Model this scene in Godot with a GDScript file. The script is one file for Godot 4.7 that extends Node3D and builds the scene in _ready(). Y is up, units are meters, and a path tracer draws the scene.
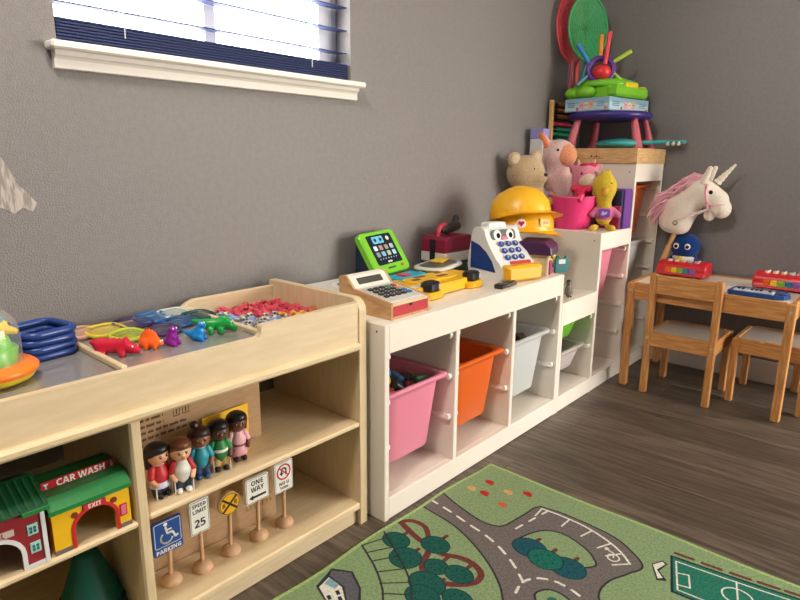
extends Node3D
# Playroom corner: birch activity table, white bin units, toys, printed rug, small pine table and chairs.

var mats := {}
var names := {}
var noise_tex := {}
var wall_left: MeshInstance3D

func _ready() -> void:
	# ---------- camera ----------
	var cam := Camera3D.new()
	cam.name = "camera"
	add_child(cam)
	var yaw := 0.724397
	var pitch := -0.229135
	var roll := 0.007684
	var f := Vector3(cos(yaw) * cos(pitch), sin(pitch), -sin(yaw) * cos(pitch))
	var r := f.cross(Vector3.UP).normalized()
	var u := r.cross(f)
	var r2 := r * cos(roll) + u * sin(roll)
	var u2 := u * cos(roll) - r * sin(roll)
	cam.transform = Transform3D(Basis(r2, u2, -f), Vector3(-1.0799, 0.9782, 1.4532))
	cam.fov = 53.2
	cam.near = 0.02
	cam.current = true
	# ---------- sky and exposure ----------
	var we := WorldEnvironment.new()
	we.name = "world_environment"
	var env := Environment.new()
	env.background_mode = Environment.BG_SKY
	var sky := Sky.new()
	var sm := ProceduralSkyMaterial.new()
	sm.sky_top_color = Color(0.80, 0.86, 0.95)
	sm.sky_horizon_color = Color(0.95, 0.95, 0.95)
	sm.ground_bottom_color = Color(0.45, 0.42, 0.38)
	sm.ground_horizon_color = Color(0.75, 0.74, 0.72)
	sm.sky_energy_multiplier = 2.6
	sm.ground_energy_multiplier = 1.6
	sky.sky_material = sm
	env.sky = sky
	env.tonemap_mode = Environment.TONE_MAPPER_LINEAR
	env.tonemap_exposure = 1.0
	env.sdfgi_enabled = true
	env.ssao_enabled = true
	env.ssil_enabled = true
	we.environment = env
	add_child(we)
	# daylight entering through the glass door of the adjoining part of the room
	area_light("door_daylight", Vector3(2.3, 1.12, 3.93), Vector2(2.1, 2.0), Vector3(-0.75, -0.2, -2.6), Color(1.0, 0.94, 0.85), 15.2)
	# daylight entering through the window over the shelves
	area_light("window_daylight", Vector3(-0.113, 1.61, -0.088), Vector2(0.85, 0.78), Vector3(0, 0, 1.0), Color(1.0, 0.98, 0.95), 6.5)
	# lit globe lamp on the ceiling, behind the camera
	ceiling_lamp(Vector3(-1.0, 2.44, 0.8), Color(1.0, 0.96, 0.91), 2.0)
	room()
	floor_planks()
	rug()
	birch_table()
	low_unit()
	stepped_unit()
	storage_bins()
	pine_table()
	pine_chairs()
	tray_toys()
	counters()
	cubby_toys()
	road_signs()
	dolls()
	low_unit_toys()
	step_toys()
	top_toys()
	table_toys()

# ================= helpers =================
func area_light(called: String, at: Vector3, size: Vector2, dir: Vector3, col: Color, e: float) -> void:
	var l := AreaLight3D.new()
	l.name = called
	l.area_size = size
	l.light_color = col
	l.light_energy = e
	l.area_normalize_energy = true
	l.shadow_enabled = true
	l.area_range = 12.0
	add_child(l)
	l.look_at_from_position(at, at + dir, Vector3.UP if absf(dir.normalized().y) < 0.9 else Vector3.BACK)

func ceiling_lamp(at: Vector3, col: Color, e: float) -> void:
	var t := thing("ceiling_lamp", "white glass globe lamp on the ceiling", "lamp", at)
	part("lamp_base", lathed([Vector2(0, 0), Vector2(0.08, 0), Vector2(0.08, -0.025), Vector2(0.05, -0.035), Vector2(0, -0.035)], 32), mat("d8d4cc", 0.4), t)
	var g := StandardMaterial3D.new()
	g.resource_name = "lit_lamp_glass"
	g.albedo_color = Color(0.95, 0.93, 0.88)
	g.emission_enabled = true
	g.emission = col
	g.emission_energy_multiplier = 2.0
	part("lamp_globe", ellipsoid(Vector3(0, -0.16, 0), Vector3(0.14, 0.13, 0.14), 28, 18), g, t)
	var l := OmniLight3D.new()
	l.name = "ceiling_lamp_light"
	l.light_color = col
	l.light_energy = e
	l.light_size = 0.13
	l.omni_range = 12.0
	l.omni_attenuation = 2.0
	l.shadow_enabled = true
	add_child(l)
	l.position = at + Vector3(0, -0.16, 0)

func noise(key: String, freq: float, oct := 4, kind := FastNoiseLite.TYPE_SIMPLEX_SMOOTH, size := 512, c0 := Color.BLACK, c1 := Color.WHITE, lo := 0.0, hi := 1.0) -> NoiseTexture2D:
	if noise_tex.has(key):
		return noise_tex[key]
	var n := FastNoiseLite.new()
	n.noise_type = kind
	n.seed = 7 + noise_tex.size()
	n.frequency = freq
	n.fractal_octaves = oct
	var t := NoiseTexture2D.new()
	t.width = size
	t.height = size
	t.seamless = true
	t.noise = n
	var g := Gradient.new()
	g.set_color(0, c0)
	g.set_color(1, c1)
	g.set_offset(0, lo)
	g.set_offset(1, hi)
	t.color_ramp = g
	noise_tex[key] = t
	return t

func mat(hex: String, rough := 0.45, spec := 0.5) -> StandardMaterial3D:
	var key := "%s_%.2f_%.2f" % [hex, rough, spec]
	if mats.has(key):
		return mats[key]
	var m := StandardMaterial3D.new()
	m.resource_name = "plain_" + hex
	m.albedo_color = Color(hex)
	m.roughness = rough
	m.metallic_specular = spec
	mats[key] = m
	return m

func clear(hex: String, alpha: float, rough := 0.1) -> StandardMaterial3D:
	var key := "clear_%s_%.2f_%.2f" % [hex, alpha, rough]
	if mats.has(key):
		return mats[key]
	var m := StandardMaterial3D.new()
	m.resource_name = "clear_" + hex
	m.albedo_color = Color(Color(hex), alpha)
	m.transparency = BaseMaterial3D.TRANSPARENCY_ALPHA
	m.roughness = rough
	mats[key] = m
	return m

func gel(hex: String) -> StandardMaterial3D:      # coloured see-through soft plastic
	var key := "gel_" + hex
	if mats.has(key):
		return mats[key]
	var m := StandardMaterial3D.new()
	m.resource_name = key
	m.albedo_color = Color(hex)
	m.roughness = 0.16
	m.subsurf_scatter_enabled = true
	m.subsurf_scatter_strength = 0.35
	mats[key] = m
	return m

func wood(key: String, a: String, b: String, grain: Vector3, rough := 0.5, off := Vector3.ZERO) -> StandardMaterial3D:
	var id := "wood_" + key
	if mats.has(id):
		return mats[id]
	var m := StandardMaterial3D.new()
	m.resource_name = id
	m.albedo_texture = noise("woodtex_" + a + b, 0.012, 5, FastNoiseLite.TYPE_SIMPLEX_SMOOTH, 512, Color(a), Color(b), 0.25, 0.75)
	m.uv1_triplanar = true
	m.uv1_scale = grain
	m.uv1_offset = off
	m.roughness = rough
	mats[id] = m
	return m

func plush(hex: String, hex2 := "") -> StandardMaterial3D:
	var id := "plush_" + hex
	if mats.has(id):
		return mats[id]
	var m := StandardMaterial3D.new()
	m.resource_name = id
	var c := Color(hex)
	var d := Color(hex2) if hex2 != "" else c.darkened(0.16)
	m.albedo_texture = noise("fur_" + hex, 0.05, 4, FastNoiseLite.TYPE_SIMPLEX, 256, d, c, 0.2, 0.7)
	m.uv1_triplanar = true
	m.uv1_scale = Vector3(9, 9, 9)
	m.roughness = 0.95
	m.metallic_specular = 0.15
	m.rim_enabled = true
	m.rim = 0.35
	m.rim_tint = 0.7
	m.heightmap_enabled = true
	m.heightmap_texture = noise("fur_relief", 0.12, 3, FastNoiseLite.TYPE_SIMPLEX, 256)
	m.heightmap_scale = 0.22
	mats[id] = m
	return m

func start() -> SurfaceTool:
	var s := SurfaceTool.new()
	s.begin(Mesh.PRIMITIVE_TRIANGLES)
	s.set_smooth_group(-1)
	return s

func done(s: SurfaceTool) -> ArrayMesh:
	s.generate_normals()
	return s.commit()

func tri(s: SurfaceTool, a: Vector3, b: Vector3, c: Vector3) -> void:   # counter-clockwise seen from outside
	s.add_vertex(a)
	s.add_vertex(c)
	s.add_vertex(b)

func quad(s: SurfaceTool, a: Vector3, b: Vector3, c: Vector3, d: Vector3) -> void:
	tri(s, a, b, c)
	tri(s, a, c, d)

func bx(s: SurfaceTool, lo: Vector3, hi: Vector3, bev := 0.0015, xf := Transform3D()) -> void:
	s.set_smooth_group(-1)
	var c := (lo + hi) * 0.5
	var h := (hi - lo) * 0.5
	h = h.abs()
	bev = minf(bev, minf(h.x, minf(h.y, h.z)) * 0.9)
	var pt := func(sx: float, sy: float, sz: float, ax: int) -> Vector3:
		var v := Vector3(h.x if ax == 0 else h.x - bev, h.y if ax == 1 else h.y - bev, h.z if ax == 2 else h.z - bev)
		return xf * (c + v * Vector3(sx, sy, sz))
	var sg := [-1.0, 1.0]
	for ax in 3:
		for sn in sg:
			var q := []
			for k in [[-1, -1], [1, -1], [1, 1], [-1, 1]]:
				var v := Vector3.ZERO
				v[ax] = sn
				v[(ax + 1) % 3] = k[0]
				v[(ax + 2) % 3] = k[1]
				q.append(pt.call(v.x, v.y, v.z, ax))
			if sn > 0:
				quad(s, q[0], q[1], q[2], q[3])
			else:
				quad(s, q[3], q[2], q[1], q[0])
	if bev <= 0.0:
		return
	for ax in 3:
		var b := (ax + 1) % 3
		var d := (ax + 2) % 3
		for sb in sg:
			for sd in sg:
				var v0 := Vector3.ZERO
				v0[ax] = -1
				v0[b] = sb
				v0[d] = sd
				var v1 := v0
				v1[ax] = 1
				var p0: Vector3 = pt.call(v0.x, v0.y, v0.z, b)
				var p1: Vector3 = pt.call(v1.x, v1.y, v1.z, b)
				var p2: Vector3 = pt.call(v1.x, v1.y, v1.z, d)
				var p3: Vector3 = pt.call(v0.x, v0.y, v0.z, d)
				if sb * sd > 0:
					quad(s, p0, p1, p2, p3)
				else:
					quad(s, p3, p2, p1, p0)
	for sx in sg:
		for sy in sg:
			for sz in sg:
				var a: Vector3 = pt.call(sx, sy, sz, 0)
				var b2: Vector3 = pt.call(sx, sy, sz, 1)
				var c2: Vector3 = pt.call(sx, sy, sz, 2)
				if sx * sy * sz > 0:
					tri(s, a, b2, c2)
				else:
					tri(s, a, c2, b2)

func lathe(s: SurfaceTool, prof: Array, seg := 24, xf := Transform3D(), group := 1, sq := Vector2.ONE) -> void:
	s.set_smooth_group(group)
	for i in prof.size() - 1:
		var p: Vector2 = prof[i]
		var q: Vector2 = prof[i + 1]
		for k in seg:
			var a := TAU * k / seg
			var b := TAU * (k + 1) / seg
			var p0 := xf * Vector3(p.x * cos(a) * sq.x, p.y, p.x * sin(a) * sq.y)
			var p1 := xf * Vector3(p.x * cos(b) * sq.x, p.y, p.x * sin(b) * sq.y)
			var q0 := xf * Vector3(q.x * cos(a) * sq.x, q.y, q.x * sin(a) * sq.y)
			var q1 := xf * Vector3(q.x * cos(b) * sq.x, q.y, q.x * sin(b) * sq.y)
			if p.x > 1e-6:
				tri(s, p0, q1, p1) if q.x > 1e-6 else tri(s, p0, q0, p1)
			if q.x > 1e-6:
				tri(s, p0, q0, q1)

func ball(s: SurfaceTool, c: Vector3, rad: Vector3, xf := Transform3D(), seg := 16, rings := 10, group := 1) -> void:
	var prof := []
	for i in rings + 1:
		var t := -PI / 2 + PI * i / rings
		prof.append(Vector2(maxf(cos(t), 0.0) if i > 0 and i < rings else 0.0, sin(t)))
	lathe(s, prof, seg, xf * Transform3D(Basis.from_scale(rad), c), group)

func tube(s: SurfaceTool, pts: Array, radii: Variant, seg := 10, closed := false, group := 1, flat_ends := true) -> void:
	var n := pts.size()
	var rings := []
	var up := Vector3.ZERO
	for i in n:
		var a: Vector3 = pts[(i - 1 + n) % n] if closed or i > 0 else pts[0]
		var b: Vector3 = pts[(i + 1) % n] if closed or i < n - 1 else pts[n - 1]
		var t := (b - a).normalized()
		if up == Vector3.ZERO:
			up = t.cross(Vector3(0.31, 0.87, 0.38)).normalized()
		up = (up - t * up.dot(t)).normalized()
		var side := t.cross(up)
		var rad: float = radii[i] if radii is Array else radii
		var ring := []
		for k in seg:
			var an := TAU * k / seg
			ring.append(pts[i] + (up * cos(an) + side * sin(an)) * rad)
		rings.append(ring)
	s.set_smooth_group(group)
	for i in (n if closed else n - 1):
		var ra: Array = rings[i]
		var rb: Array = rings[(i + 1) % n]
		for k in seg:
			var k2 := (k + 1) % seg
			quad(s, ra[k], ra[k2], rb[k2], rb[k])
	if not closed and flat_ends:
		s.set_smooth_group(-1)
		for k in seg:
			tri(s, pts[0], rings[0][(k + 1) % seg], rings[0][k])
			tri(s, pts[n - 1], rings[n - 1][k], rings[n - 1][(k + 1) % seg])

func extrude(s: SurfaceTool, poly: PackedVector2Array, depth: float, xf := Transform3D(), bev := 0.0) -> void:   # outline in x, y; thickness along z from 0 to depth
	s.set_smooth_group(-1)
	if not Geometry2D.is_polygon_clockwise(poly):
		pass
	else:
		poly = poly.duplicate()
		poly.reverse()
	var inner := poly
	if bev > 0.0:
		var off := Geometry2D.offset_polygon(poly, -bev, Geometry2D.JOIN_MITER)
		if off.size() == 1 and off[0].size() == poly.size():
			inner = off[0]
			if Geometry2D.is_polygon_clockwise(inner):
				inner.reverse()
			var best := 0
			for i in inner.size():
				if inner[i].distance_to(poly[0]) < inner[best].distance_to(poly[0]):
					best = i
			var turned := PackedVector2Array()
			for i in inner.size():
				turned.append(inner[(i + best) % inner.size()])
			inner = turned
		else:
			bev = 0.0
	var ix := Geometry2D.triangulate_polygon(inner)
	for i in range(0, ix.size(), 3):
		var a := inner[ix[i]]
		var b := inner[ix[i + 1]]
		var c := inner[ix[i + 2]]
		if (b - a).cross(c - a) < 0:
			var t := b
			b = c
			c = t
		tri(s, xf * Vector3(a.x, a.y, depth), xf * Vector3(b.x, b.y, depth), xf * Vector3(c.x, c.y, depth))
		tri(s, xf * Vector3(a.x, a.y, 0), xf * Vector3(c.x, c.y, 0), xf * Vector3(b.x, b.y, 0))
	var n := poly.size()
	for i in n:
		var p := poly[i]
		var q := poly[(i + 1) % n]
		quad(s, xf * Vector3(p.x, p.y, bev), xf * Vector3(q.x, q.y, bev), xf * Vector3(q.x, q.y, depth - bev), xf * Vector3(p.x, p.y, depth - bev))
		if bev > 0.0:
			var pi := inner[i]
			var qi := inner[(i + 1) % n]
			quad(s, xf * Vector3(p.x, p.y, depth - bev), xf * Vector3(q.x, q.y, depth - bev), xf * Vector3(qi.x, qi.y, depth), xf * Vector3(pi.x, pi.y, depth))
			quad(s, xf * Vector3(pi.x, pi.y, 0), xf * Vector3(qi.x, qi.y, 0), xf * Vector3(q.x, q.y, bev), xf * Vector3(p.x, p.y, bev))

func rounded(w: float, h: float, rad: float, n := 5, at := Vector2.ZERO) -> PackedVector2Array:
	var out := PackedVector2Array()
	for k in 4:
		var c := Vector2([1, -1, -1, 1][k] * (w / 2 - rad), [1, 1, -1, -1][k] * (h / 2 - rad)) + at
		for i in n + 1:
			var a := PI / 2 * (k + float(i) / n)
			out.append(c + Vector2(cos(a), sin(a)) * rad)
	return out

func circle(rad: float, n := 24, at := Vector2.ZERO) -> PackedVector2Array:
	var out := PackedVector2Array()
	for i in n:
		out.append(at + Vector2(cos(TAU * i / n), sin(TAU * i / n)) * rad)
	return out

func blob(prims: Array, cell: float, k := 0.0) -> ArrayMesh:      # smooth union of tapered capsules and ellipsoids as surface nets
	var lo := Vector3.INF
	var hi := -Vector3.INF
	var boxes := []
	for p in prims:
		var a: Vector3
		var b: Vector3
		if p[0] == "c":
			var ra: float = p[3]
			var rb: float = p[4]
			a = (p[1] - Vector3.ONE * ra).min(p[2] - Vector3.ONE * rb)
			b = (p[1] + Vector3.ONE * ra).max(p[2] + Vector3.ONE * rb)
		else:
			var e: Vector3 = p[2]
			var m := maxf(e.x, maxf(e.y, e.z)) if p.size() > 3 else 0.0
			var ee := Vector3.ONE * m if p.size() > 3 else e
			a = p[1] - ee
			b = p[1] + ee
		boxes.append([a, b])
		lo = lo.min(a)
		hi = hi.max(b)
	var mg := cell * 2.0 + k * 0.5
	lo -= Vector3.ONE * mg
	hi += Vector3.ONE * mg
	var nx := int(ceil((hi.x - lo.x) / cell)) + 1
	var ny := int(ceil((hi.y - lo.y) / cell)) + 1
	var nz := int(ceil((hi.z - lo.z) / cell)) + 1
	var fld := PackedFloat32Array()
	fld.resize(nx * ny * nz)
	fld.fill(1.0)
	for i in prims.size():
		var p: Array = prims[i]
		var a: Vector3 = (boxes[i][0] - Vector3.ONE * mg - lo) / cell
		var b: Vector3 = (boxes[i][1] + Vector3.ONE * mg - lo) / cell
		var cap: bool = p[0] == "c"
		var c0: Vector3 = p[1]
		var c1: Vector3 = p[2]
		var ab := c1 - c0
		var l2 := ab.length_squared()
		var ra: float = p[3] if cap else 0.0
		var rb: float = p[4] if cap else 0.0
		var turned: bool = not cap and p.size() > 3
		var inv: Basis = p[3].inverse() if turned else Basis()
		for z in range(maxi(0, int(a.z)), mini(nz, int(b.z) + 2)):
			for y in range(maxi(0, int(a.y)), mini(ny, int(b.y) + 2)):
				var row := (z * ny + y) * nx
				for x in range(maxi(0, int(a.x)), mini(nx, int(b.x) + 2)):
					var q := lo + Vector3(x, y, z) * cell - c0
					var d: float
					if cap:
						var t := clampf(q.dot(ab) / l2, 0.0, 1.0) if l2 > 0.0 else 0.0
						d = (q - ab * t).length() - lerpf(ra, rb, t)
					else:
						if turned:
							q = inv * q
						var k0 := (q / c1).length()
						var k1 := (q / (c1 * c1)).length()
						d = k0 * (k0 - 1.0) / k1 if k1 > 1e-6 else -c1.x
					var o := fld[row + x]
					var h := maxf(k - absf(o - d), 0.0)
					fld[row + x] = minf(o, d) - (h * h / k * 0.25 if k > 0.0 else 0.0)
	var vid := PackedInt32Array()
	vid.resize(nx * ny * nz)
	vid.fill(-1)
	var vs := PackedVector3Array()
	var sxy := nx * ny
	var offs := [0, 1, nx, nx + 1, sxy, sxy + 1, sxy + nx, sxy + nx + 1]
	var edges := [[0, 1], [2, 3], [4, 5], [6, 7], [0, 2], [1, 3], [4, 6], [5, 7], [0, 4], [1, 5], [2, 6], [3, 7]]
	for z in nz - 1:
		for y in ny - 1:
			for x in nx - 1:
				var at := (z * ny + y) * nx + x
				var bits := 0
				for c in 8:
					if fld[at + offs[c]] < 0.0:
						bits |= 1 << c
				if bits == 0 or bits == 255:
					continue
				var sum := Vector3.ZERO
				var cnt := 0
				for e in edges:
					var f0 := fld[at + offs[e[0]]]
					var f1 := fld[at + offs[e[1]]]
					if (f0 < 0.0) == (f1 < 0.0):
						continue
					var t := f0 / (f0 - f1)
					var p0 := Vector3(e[0] & 1, (e[0] >> 1) & 1, e[0] >> 2)
					var p1 := Vector3(e[1] & 1, (e[1] >> 1) & 1, e[1] >> 2)
					sum += p0.lerp(p1, t)
					cnt += 1
				vid[at] = vs.size()
				vs.append(lo + (Vector3(x, y, z) + sum / cnt) * cell)
	var idx := PackedInt32Array()
	for z in range(1, nz - 1):
		for y in range(1, ny - 1):
			for x in range(1, nx - 1):
				var at := (z * ny + y) * nx + x
				var s0 := fld[at] < 0.0
				for ax in 3:
					var st: int = [1, nx, sxy][ax]
					var s1 := fld[at + st] < 0.0
					if s0 == s1:
						continue
					var ub: int = [nx, sxy, 1][ax]
					var vb: int = [sxy, 1, nx][ax]
					var q := [vid[at - ub - vb], vid[at - vb], vid[at], vid[at - ub]]
					if q.min() < 0:
						continue
					if s0:
						idx.append_array(PackedInt32Array([q[0], q[2], q[1], q[0], q[3], q[2]]))
					else:
						idx.append_array(PackedInt32Array([q[0], q[1], q[2], q[0], q[2], q[3]]))
	var ns := PackedVector3Array()
	ns.resize(vs.size())
	for i in range(0, idx.size(), 3):
		var nrm := (vs[idx[i + 2]] - vs[idx[i]]).cross(vs[idx[i + 1]] - vs[idx[i]])
		for j in 3:
			ns[idx[i + j]] += nrm
	for i in ns.size():
		ns[i] = ns[i].normalized()
	var arr := []
	arr.resize(Mesh.ARRAY_MAX)
	arr[Mesh.ARRAY_VERTEX] = vs
	arr[Mesh.ARRAY_NORMAL] = ns
	arr[Mesh.ARRAY_INDEX] = idx
	var out := ArrayMesh.new()
	out.add_surface_from_arrays(Mesh.PRIMITIVE_TRIANGLES, arr)
	return out

func numbered(called: String) -> String:
	var n: int = names.get(called, 0)
	names[called] = n + 1
	return called if n == 0 else "%s_%03d" % [called, n]

func part(called: String, mesh: Mesh, m: Material, parent: Node, xf := Transform3D()) -> MeshInstance3D:
	var o := MeshInstance3D.new()
	o.name = called
	o.mesh = mesh
	o.material_override = m
	o.transform = xf
	parent.add_child(o, true)
	return o

func thing(called: String, label: String, category: String, at := Vector3.ZERO, turn := 0.0, group := "") -> Node3D:
	var o := Node3D.new()
	o.name = numbered(called)
	add_child(o)
	o.position = at
	o.rotation_degrees.y = turn
	tag(o, label, category, group)
	return o

func tag(o: Node, label: String, category: String, group := "") -> void:
	o.set_meta("label", label)
	o.set_meta("category", category)
	if group != "":
		o.set_meta("group", group)

func single(called: String, mesh: Mesh, m: Material, label: String, category: String, xf := Transform3D(), group := "") -> MeshInstance3D:
	var o := part(numbered(called), mesh, m, self, xf)
	tag(o, label, category, group)
	return o

func structure(called: String, mesh: Mesh, m: Material, label := "") -> MeshInstance3D:
	var o := part(called, mesh, m, self)
	o.set_meta("kind", "structure")
	if label != "":
		o.set_meta("label", label)
	return o

func box(lo: Vector3, hi: Vector3, bev := 0.0015) -> ArrayMesh:
	var s := start()
	bx(s, lo, hi, bev)
	return done(s)

func boxes(list: Array, bev := 0.0015) -> ArrayMesh:
	var s := start()
	for b in list:
		bx(s, b[0], b[1], bev)
	return done(s)

func cyl(a: Vector3, b: Vector3, ra: float, rb := -1.0, seg := 14) -> ArrayMesh:
	var s := start()
	tube(s, [a, b], [ra, ra if rb < 0.0 else rb], seg)
	return done(s)

func ellipsoid(c: Vector3, rad: Vector3, seg := 18, rings := 12) -> ArrayMesh:
	var s := start()
	ball(s, c, rad, Transform3D(), seg, rings)
	return done(s)

func slab(poly: PackedVector2Array, depth: float, xf := Transform3D(), bev := 0.0) -> ArrayMesh:
	var s := start()
	extrude(s, poly, depth, xf, bev)
	return done(s)

func lathed(prof: Array, seg := 24, xf := Transform3D(), sq := Vector2.ONE) -> ArrayMesh:
	var s := start()
	lathe(s, prof, seg, xf, 1, sq)
	return done(s)

func lettering(words: String, cap: float, m: Material, parent: Node, xf: Transform3D, heavy := true, part_name := "lettering") -> MeshInstance3D:
	var t := TextMesh.new()
	var fnt := SystemFont.new()
	fnt.font_names = PackedStringArray(["Droid Sans"])
	fnt.font_weight = 700 if heavy else 400
	t.font = fnt
	t.text = words
	t.font_size = 48
	t.pixel_size = cap / (0.72 * 48.0)
	t.depth = 0.0006
	t.curve_step = 2.0
	return part(part_name, t, m, parent, xf)

func face(at: Vector3, normal: Vector3, up := Vector3.UP) -> Transform3D:    # x to the reader's right, y up, z out of the face
	var z := normal.normalized()
	var x := up.cross(z).normalized()
	return Transform3D(Basis(x, z.cross(x), z), at)

func V(x: float, y: float, z: float) -> Vector3:
	return Vector3(x, y, z)

# ================= the room =================
func paint() -> StandardMaterial3D:
	if mats.has("paint"):
		return mats["paint"]
	var m := StandardMaterial3D.new()
	m.resource_name = "grey_wall_paint"
	m.albedo_texture = noise("painttex", 0.02, 4, FastNoiseLite.TYPE_SIMPLEX_SMOOTH, 512, Color("767374"), Color("7d7a7b"))
	m.uv1_triplanar = true
	m.uv1_world_triplanar = true
	m.uv1_scale = Vector3(4.6, 4.6, 4.6)
	m.roughness = 0.42
	m.metallic_specular = 0.5
	m.heightmap_enabled = true
	m.heightmap_texture = noise("orange_peel", 0.085, 3, FastNoiseLite.TYPE_SIMPLEX_SMOOTH, 512, Color.BLACK, Color.WHITE, 0.35, 0.8)
	m.heightmap_scale = 0.06
	mats["paint"] = m
	return m

func room() -> void:
	var p := paint()
	var h := 2.44
	# wall with the window (opening x -0.545..0.318, y 1.215..2.02)
	wall_left = structure("wall_left", boxes([[V(-2.7, 0, -0.14), V(-0.545, h, 0)], [V(0.318, 0, -0.14), V(2.1, h, 0)], [V(-0.545, 0, -0.14), V(0.318, 1.2, 0)], [V(-0.545, 2.02, -0.14), V(0.318, h, 0)]], 0.0), p, "grey textured wall with the window")
	structure("wall_right", box(V(1.965, 0, 0), V(2.1, h, 1.5), 0.004), p, "grey textured wall behind the pine table")
	structure("wall_return", box(V(2.1, 0, 1.36), V(4.6, h, 1.5), 0.0), p)
	structure("wall_side", box(V(4.5, 0, 1.5), V(4.64, h, 4.14), 0.0), p)
	structure("wall_rear", boxes([[V(-2.7, 0, 4.0), V(1.2, h, 4.14)], [V(3.4, 0, 4.0), V(4.64, h, 4.14)], [V(1.2, 2.14, 4.0), V(3.4, h, 4.14)]], 0.0), p)
	structure("wall_end", box(V(-2.84, 0, -0.14), V(-2.7, h, 4.14), 0.0), p)
	structure("ceiling", box(V(-2.84, h, -0.14), V(4.64, h + 0.12, 4.14), 0.0), mat("e8e4dc", 0.9))
	# the pale streaky patch where plaster shows
	var st := start()
	var edge := PackedVector2Array([Vector2(-0.80, 0.97), Vector2(-0.73, 1.0), Vector2(-0.682, 0.985), Vector2(-0.668, 0.955), Vector2(-0.655, 0.925), Vector2(-0.632, 0.895), Vector2(-0.622, 0.882), Vector2(-0.634, 0.864), Vector2(-0.65, 0.874), Vector2(-0.668, 0.862), Vector2(-0.69, 0.876), Vector2(-0.72, 0.872), Vector2(-0.78, 0.89)])
	extrude(st, edge, 0.0012)
	var pm := StandardMaterial3D.new()
	pm.resource_name = "bare_plaster"
	pm.albedo_texture = noise("plastertex", 0.02, 4, FastNoiseLite.TYPE_SIMPLEX, 256, Color("8a8480"), Color("b3aca7"), 0.3, 0.7)
	pm.uv1_triplanar = true
	pm.uv1_scale = Vector3(14, 3, 3)
	pm.roughness = 0.8
	part("plaster_patch", done(st), pm, wall_left)
	# trim
	var white := mat("e9e6e1", 0.4)
	structure("baseboard_right", boxes([[V(1.953, 0, 0.0), V(1.965, 0.095, 1.5)], [V(1.957, 0.095, 0.0), V(1.965, 0.105, 1.5)]]), white, "white baseboard under the pine table")
	structure("baseboard_left", box(V(-2.7, 0, 0.0), V(1.953, 0.1, 0.006)), white)
	var w := Node3D.new()
	w.name = "window_1"
	add_child(w)
	w.set_meta("kind", "structure")
	w.set_meta("label", "bright window with white sill above the shelves")
	var vin := mat("e6e8ec", 0.4)
	part("window_frame", boxes([[V(-0.545, 1.2, -0.084), V(-0.520, 2.02, -0.064)], [V(0.293, 1.2, -0.084), V(0.318, 2.02, -0.064)], [V(-0.520, 1.2, -0.084), V(0.293, 1.24, -0.064)], [V(-0.520, 1.985, -0.084), V(0.293, 2.02, -0.064)], [V(-0.152, 1.24, -0.084), V(-0.118, 1.985, -0.064)], [V(0.245, 1.24, -0.082), V(0.293, 1.985, -0.066)]]), vin, w)
	for x in [[-0.520, -0.152], [-0.118, 0.245]]:
		part("pane", box(V(x[0], 1.24, -0.076), V(x[1], 1.985, -0.073), 0.0), clear("ffffff", 0.05, 0.02), w)
	part("sill_board", boxes([[V(-0.570, 1.2, -0.085), V(0.348, 1.217, 0.042)]], 0.004), white, w)
	var prof := PackedVector2Array([Vector2(0, 1.163), Vector2(0.012, 1.163), Vector2(0.014, 1.165), Vector2(0.014, 1.182), Vector2(0.017, 1.187), Vector2(0.022, 1.190), Vector2(0.025, 1.2), Vector2(0, 1.2)])
	part("sill_moulding", slab(prof, 0.892, Transform3D(Basis(V(0, 0, 1), V(0, 1, 0), V(-1, 0, 0)), V(0.333, 0, 0))), white, w)
	# blind
	var b := thing("window_blind", "dark slatted blind in front of the bright window", "blind", V(-0.113, 1.217, -0.034))
	var navy := mat("3b4468", 0.6, 0.1)
	for i in 11:
		var s := start()
		bx(s, V(-0.427, -0.0013, -0.025), V(0.427, 0.0013, 0.025), 0.0006, Transform3D(Basis(Vector3.RIGHT, deg_to_rad(4.0)), V(0, 0.088 + i * 0.0665, 0)))
		part("slat", done(s), navy, b)
	for i in 8:
		part("slat", box(V(-0.427, 0.004 + i * 0.0065, -0.025), V(0.427, 0.0085 + i * 0.0065, 0.025), 0.001), navy, b)
	part("bottom_rail", box(V(-0.427, 0.0005, -0.027), V(0.427, 0.005, 0.027), 0.001), navy, b)
	for x in [-0.28, 0.28]:
		part("ladder_cord", boxes([[V(x - 0.001, 0.03, 0.026), V(x + 0.001, 0.78, 0.028)], [V(x - 0.001, 0.03, -0.028), V(x + 0.001, 0.78, -0.026)]], 0.0), mat("d8dade", 0.8), b)
	part("head_rail", box(V(-0.427, 0.765, -0.03), V(0.427, 0.8, 0.03), 0.002), navy, b)
	# glass door of the adjoining part of the room
	var d := Node3D.new()
	d.name = "door_1"
	add_child(d)
	d.set_meta("kind", "structure")
	part("door_frame", boxes([[V(1.2, 0, 4.02), V(1.26, 2.14, 4.1)], [V(3.34, 0, 4.02), V(3.4, 2.14, 4.1)], [V(1.26, 2.08, 4.02), V(3.34, 2.14, 4.1)], [V(1.26, 0, 4.02), V(3.34, 0.06, 4.1)], [V(2.27, 0.06, 4.03), V(2.33, 2.08, 4.09)]]), vin, d)
	for x in [[1.26, 2.27], [2.33, 3.34]]:
		part("pane", box(V(x[0], 0.06, 4.058), V(x[1], 2.08, 4.062), 0.0), clear("ffffff", 0.05, 0.02), d)

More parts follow.
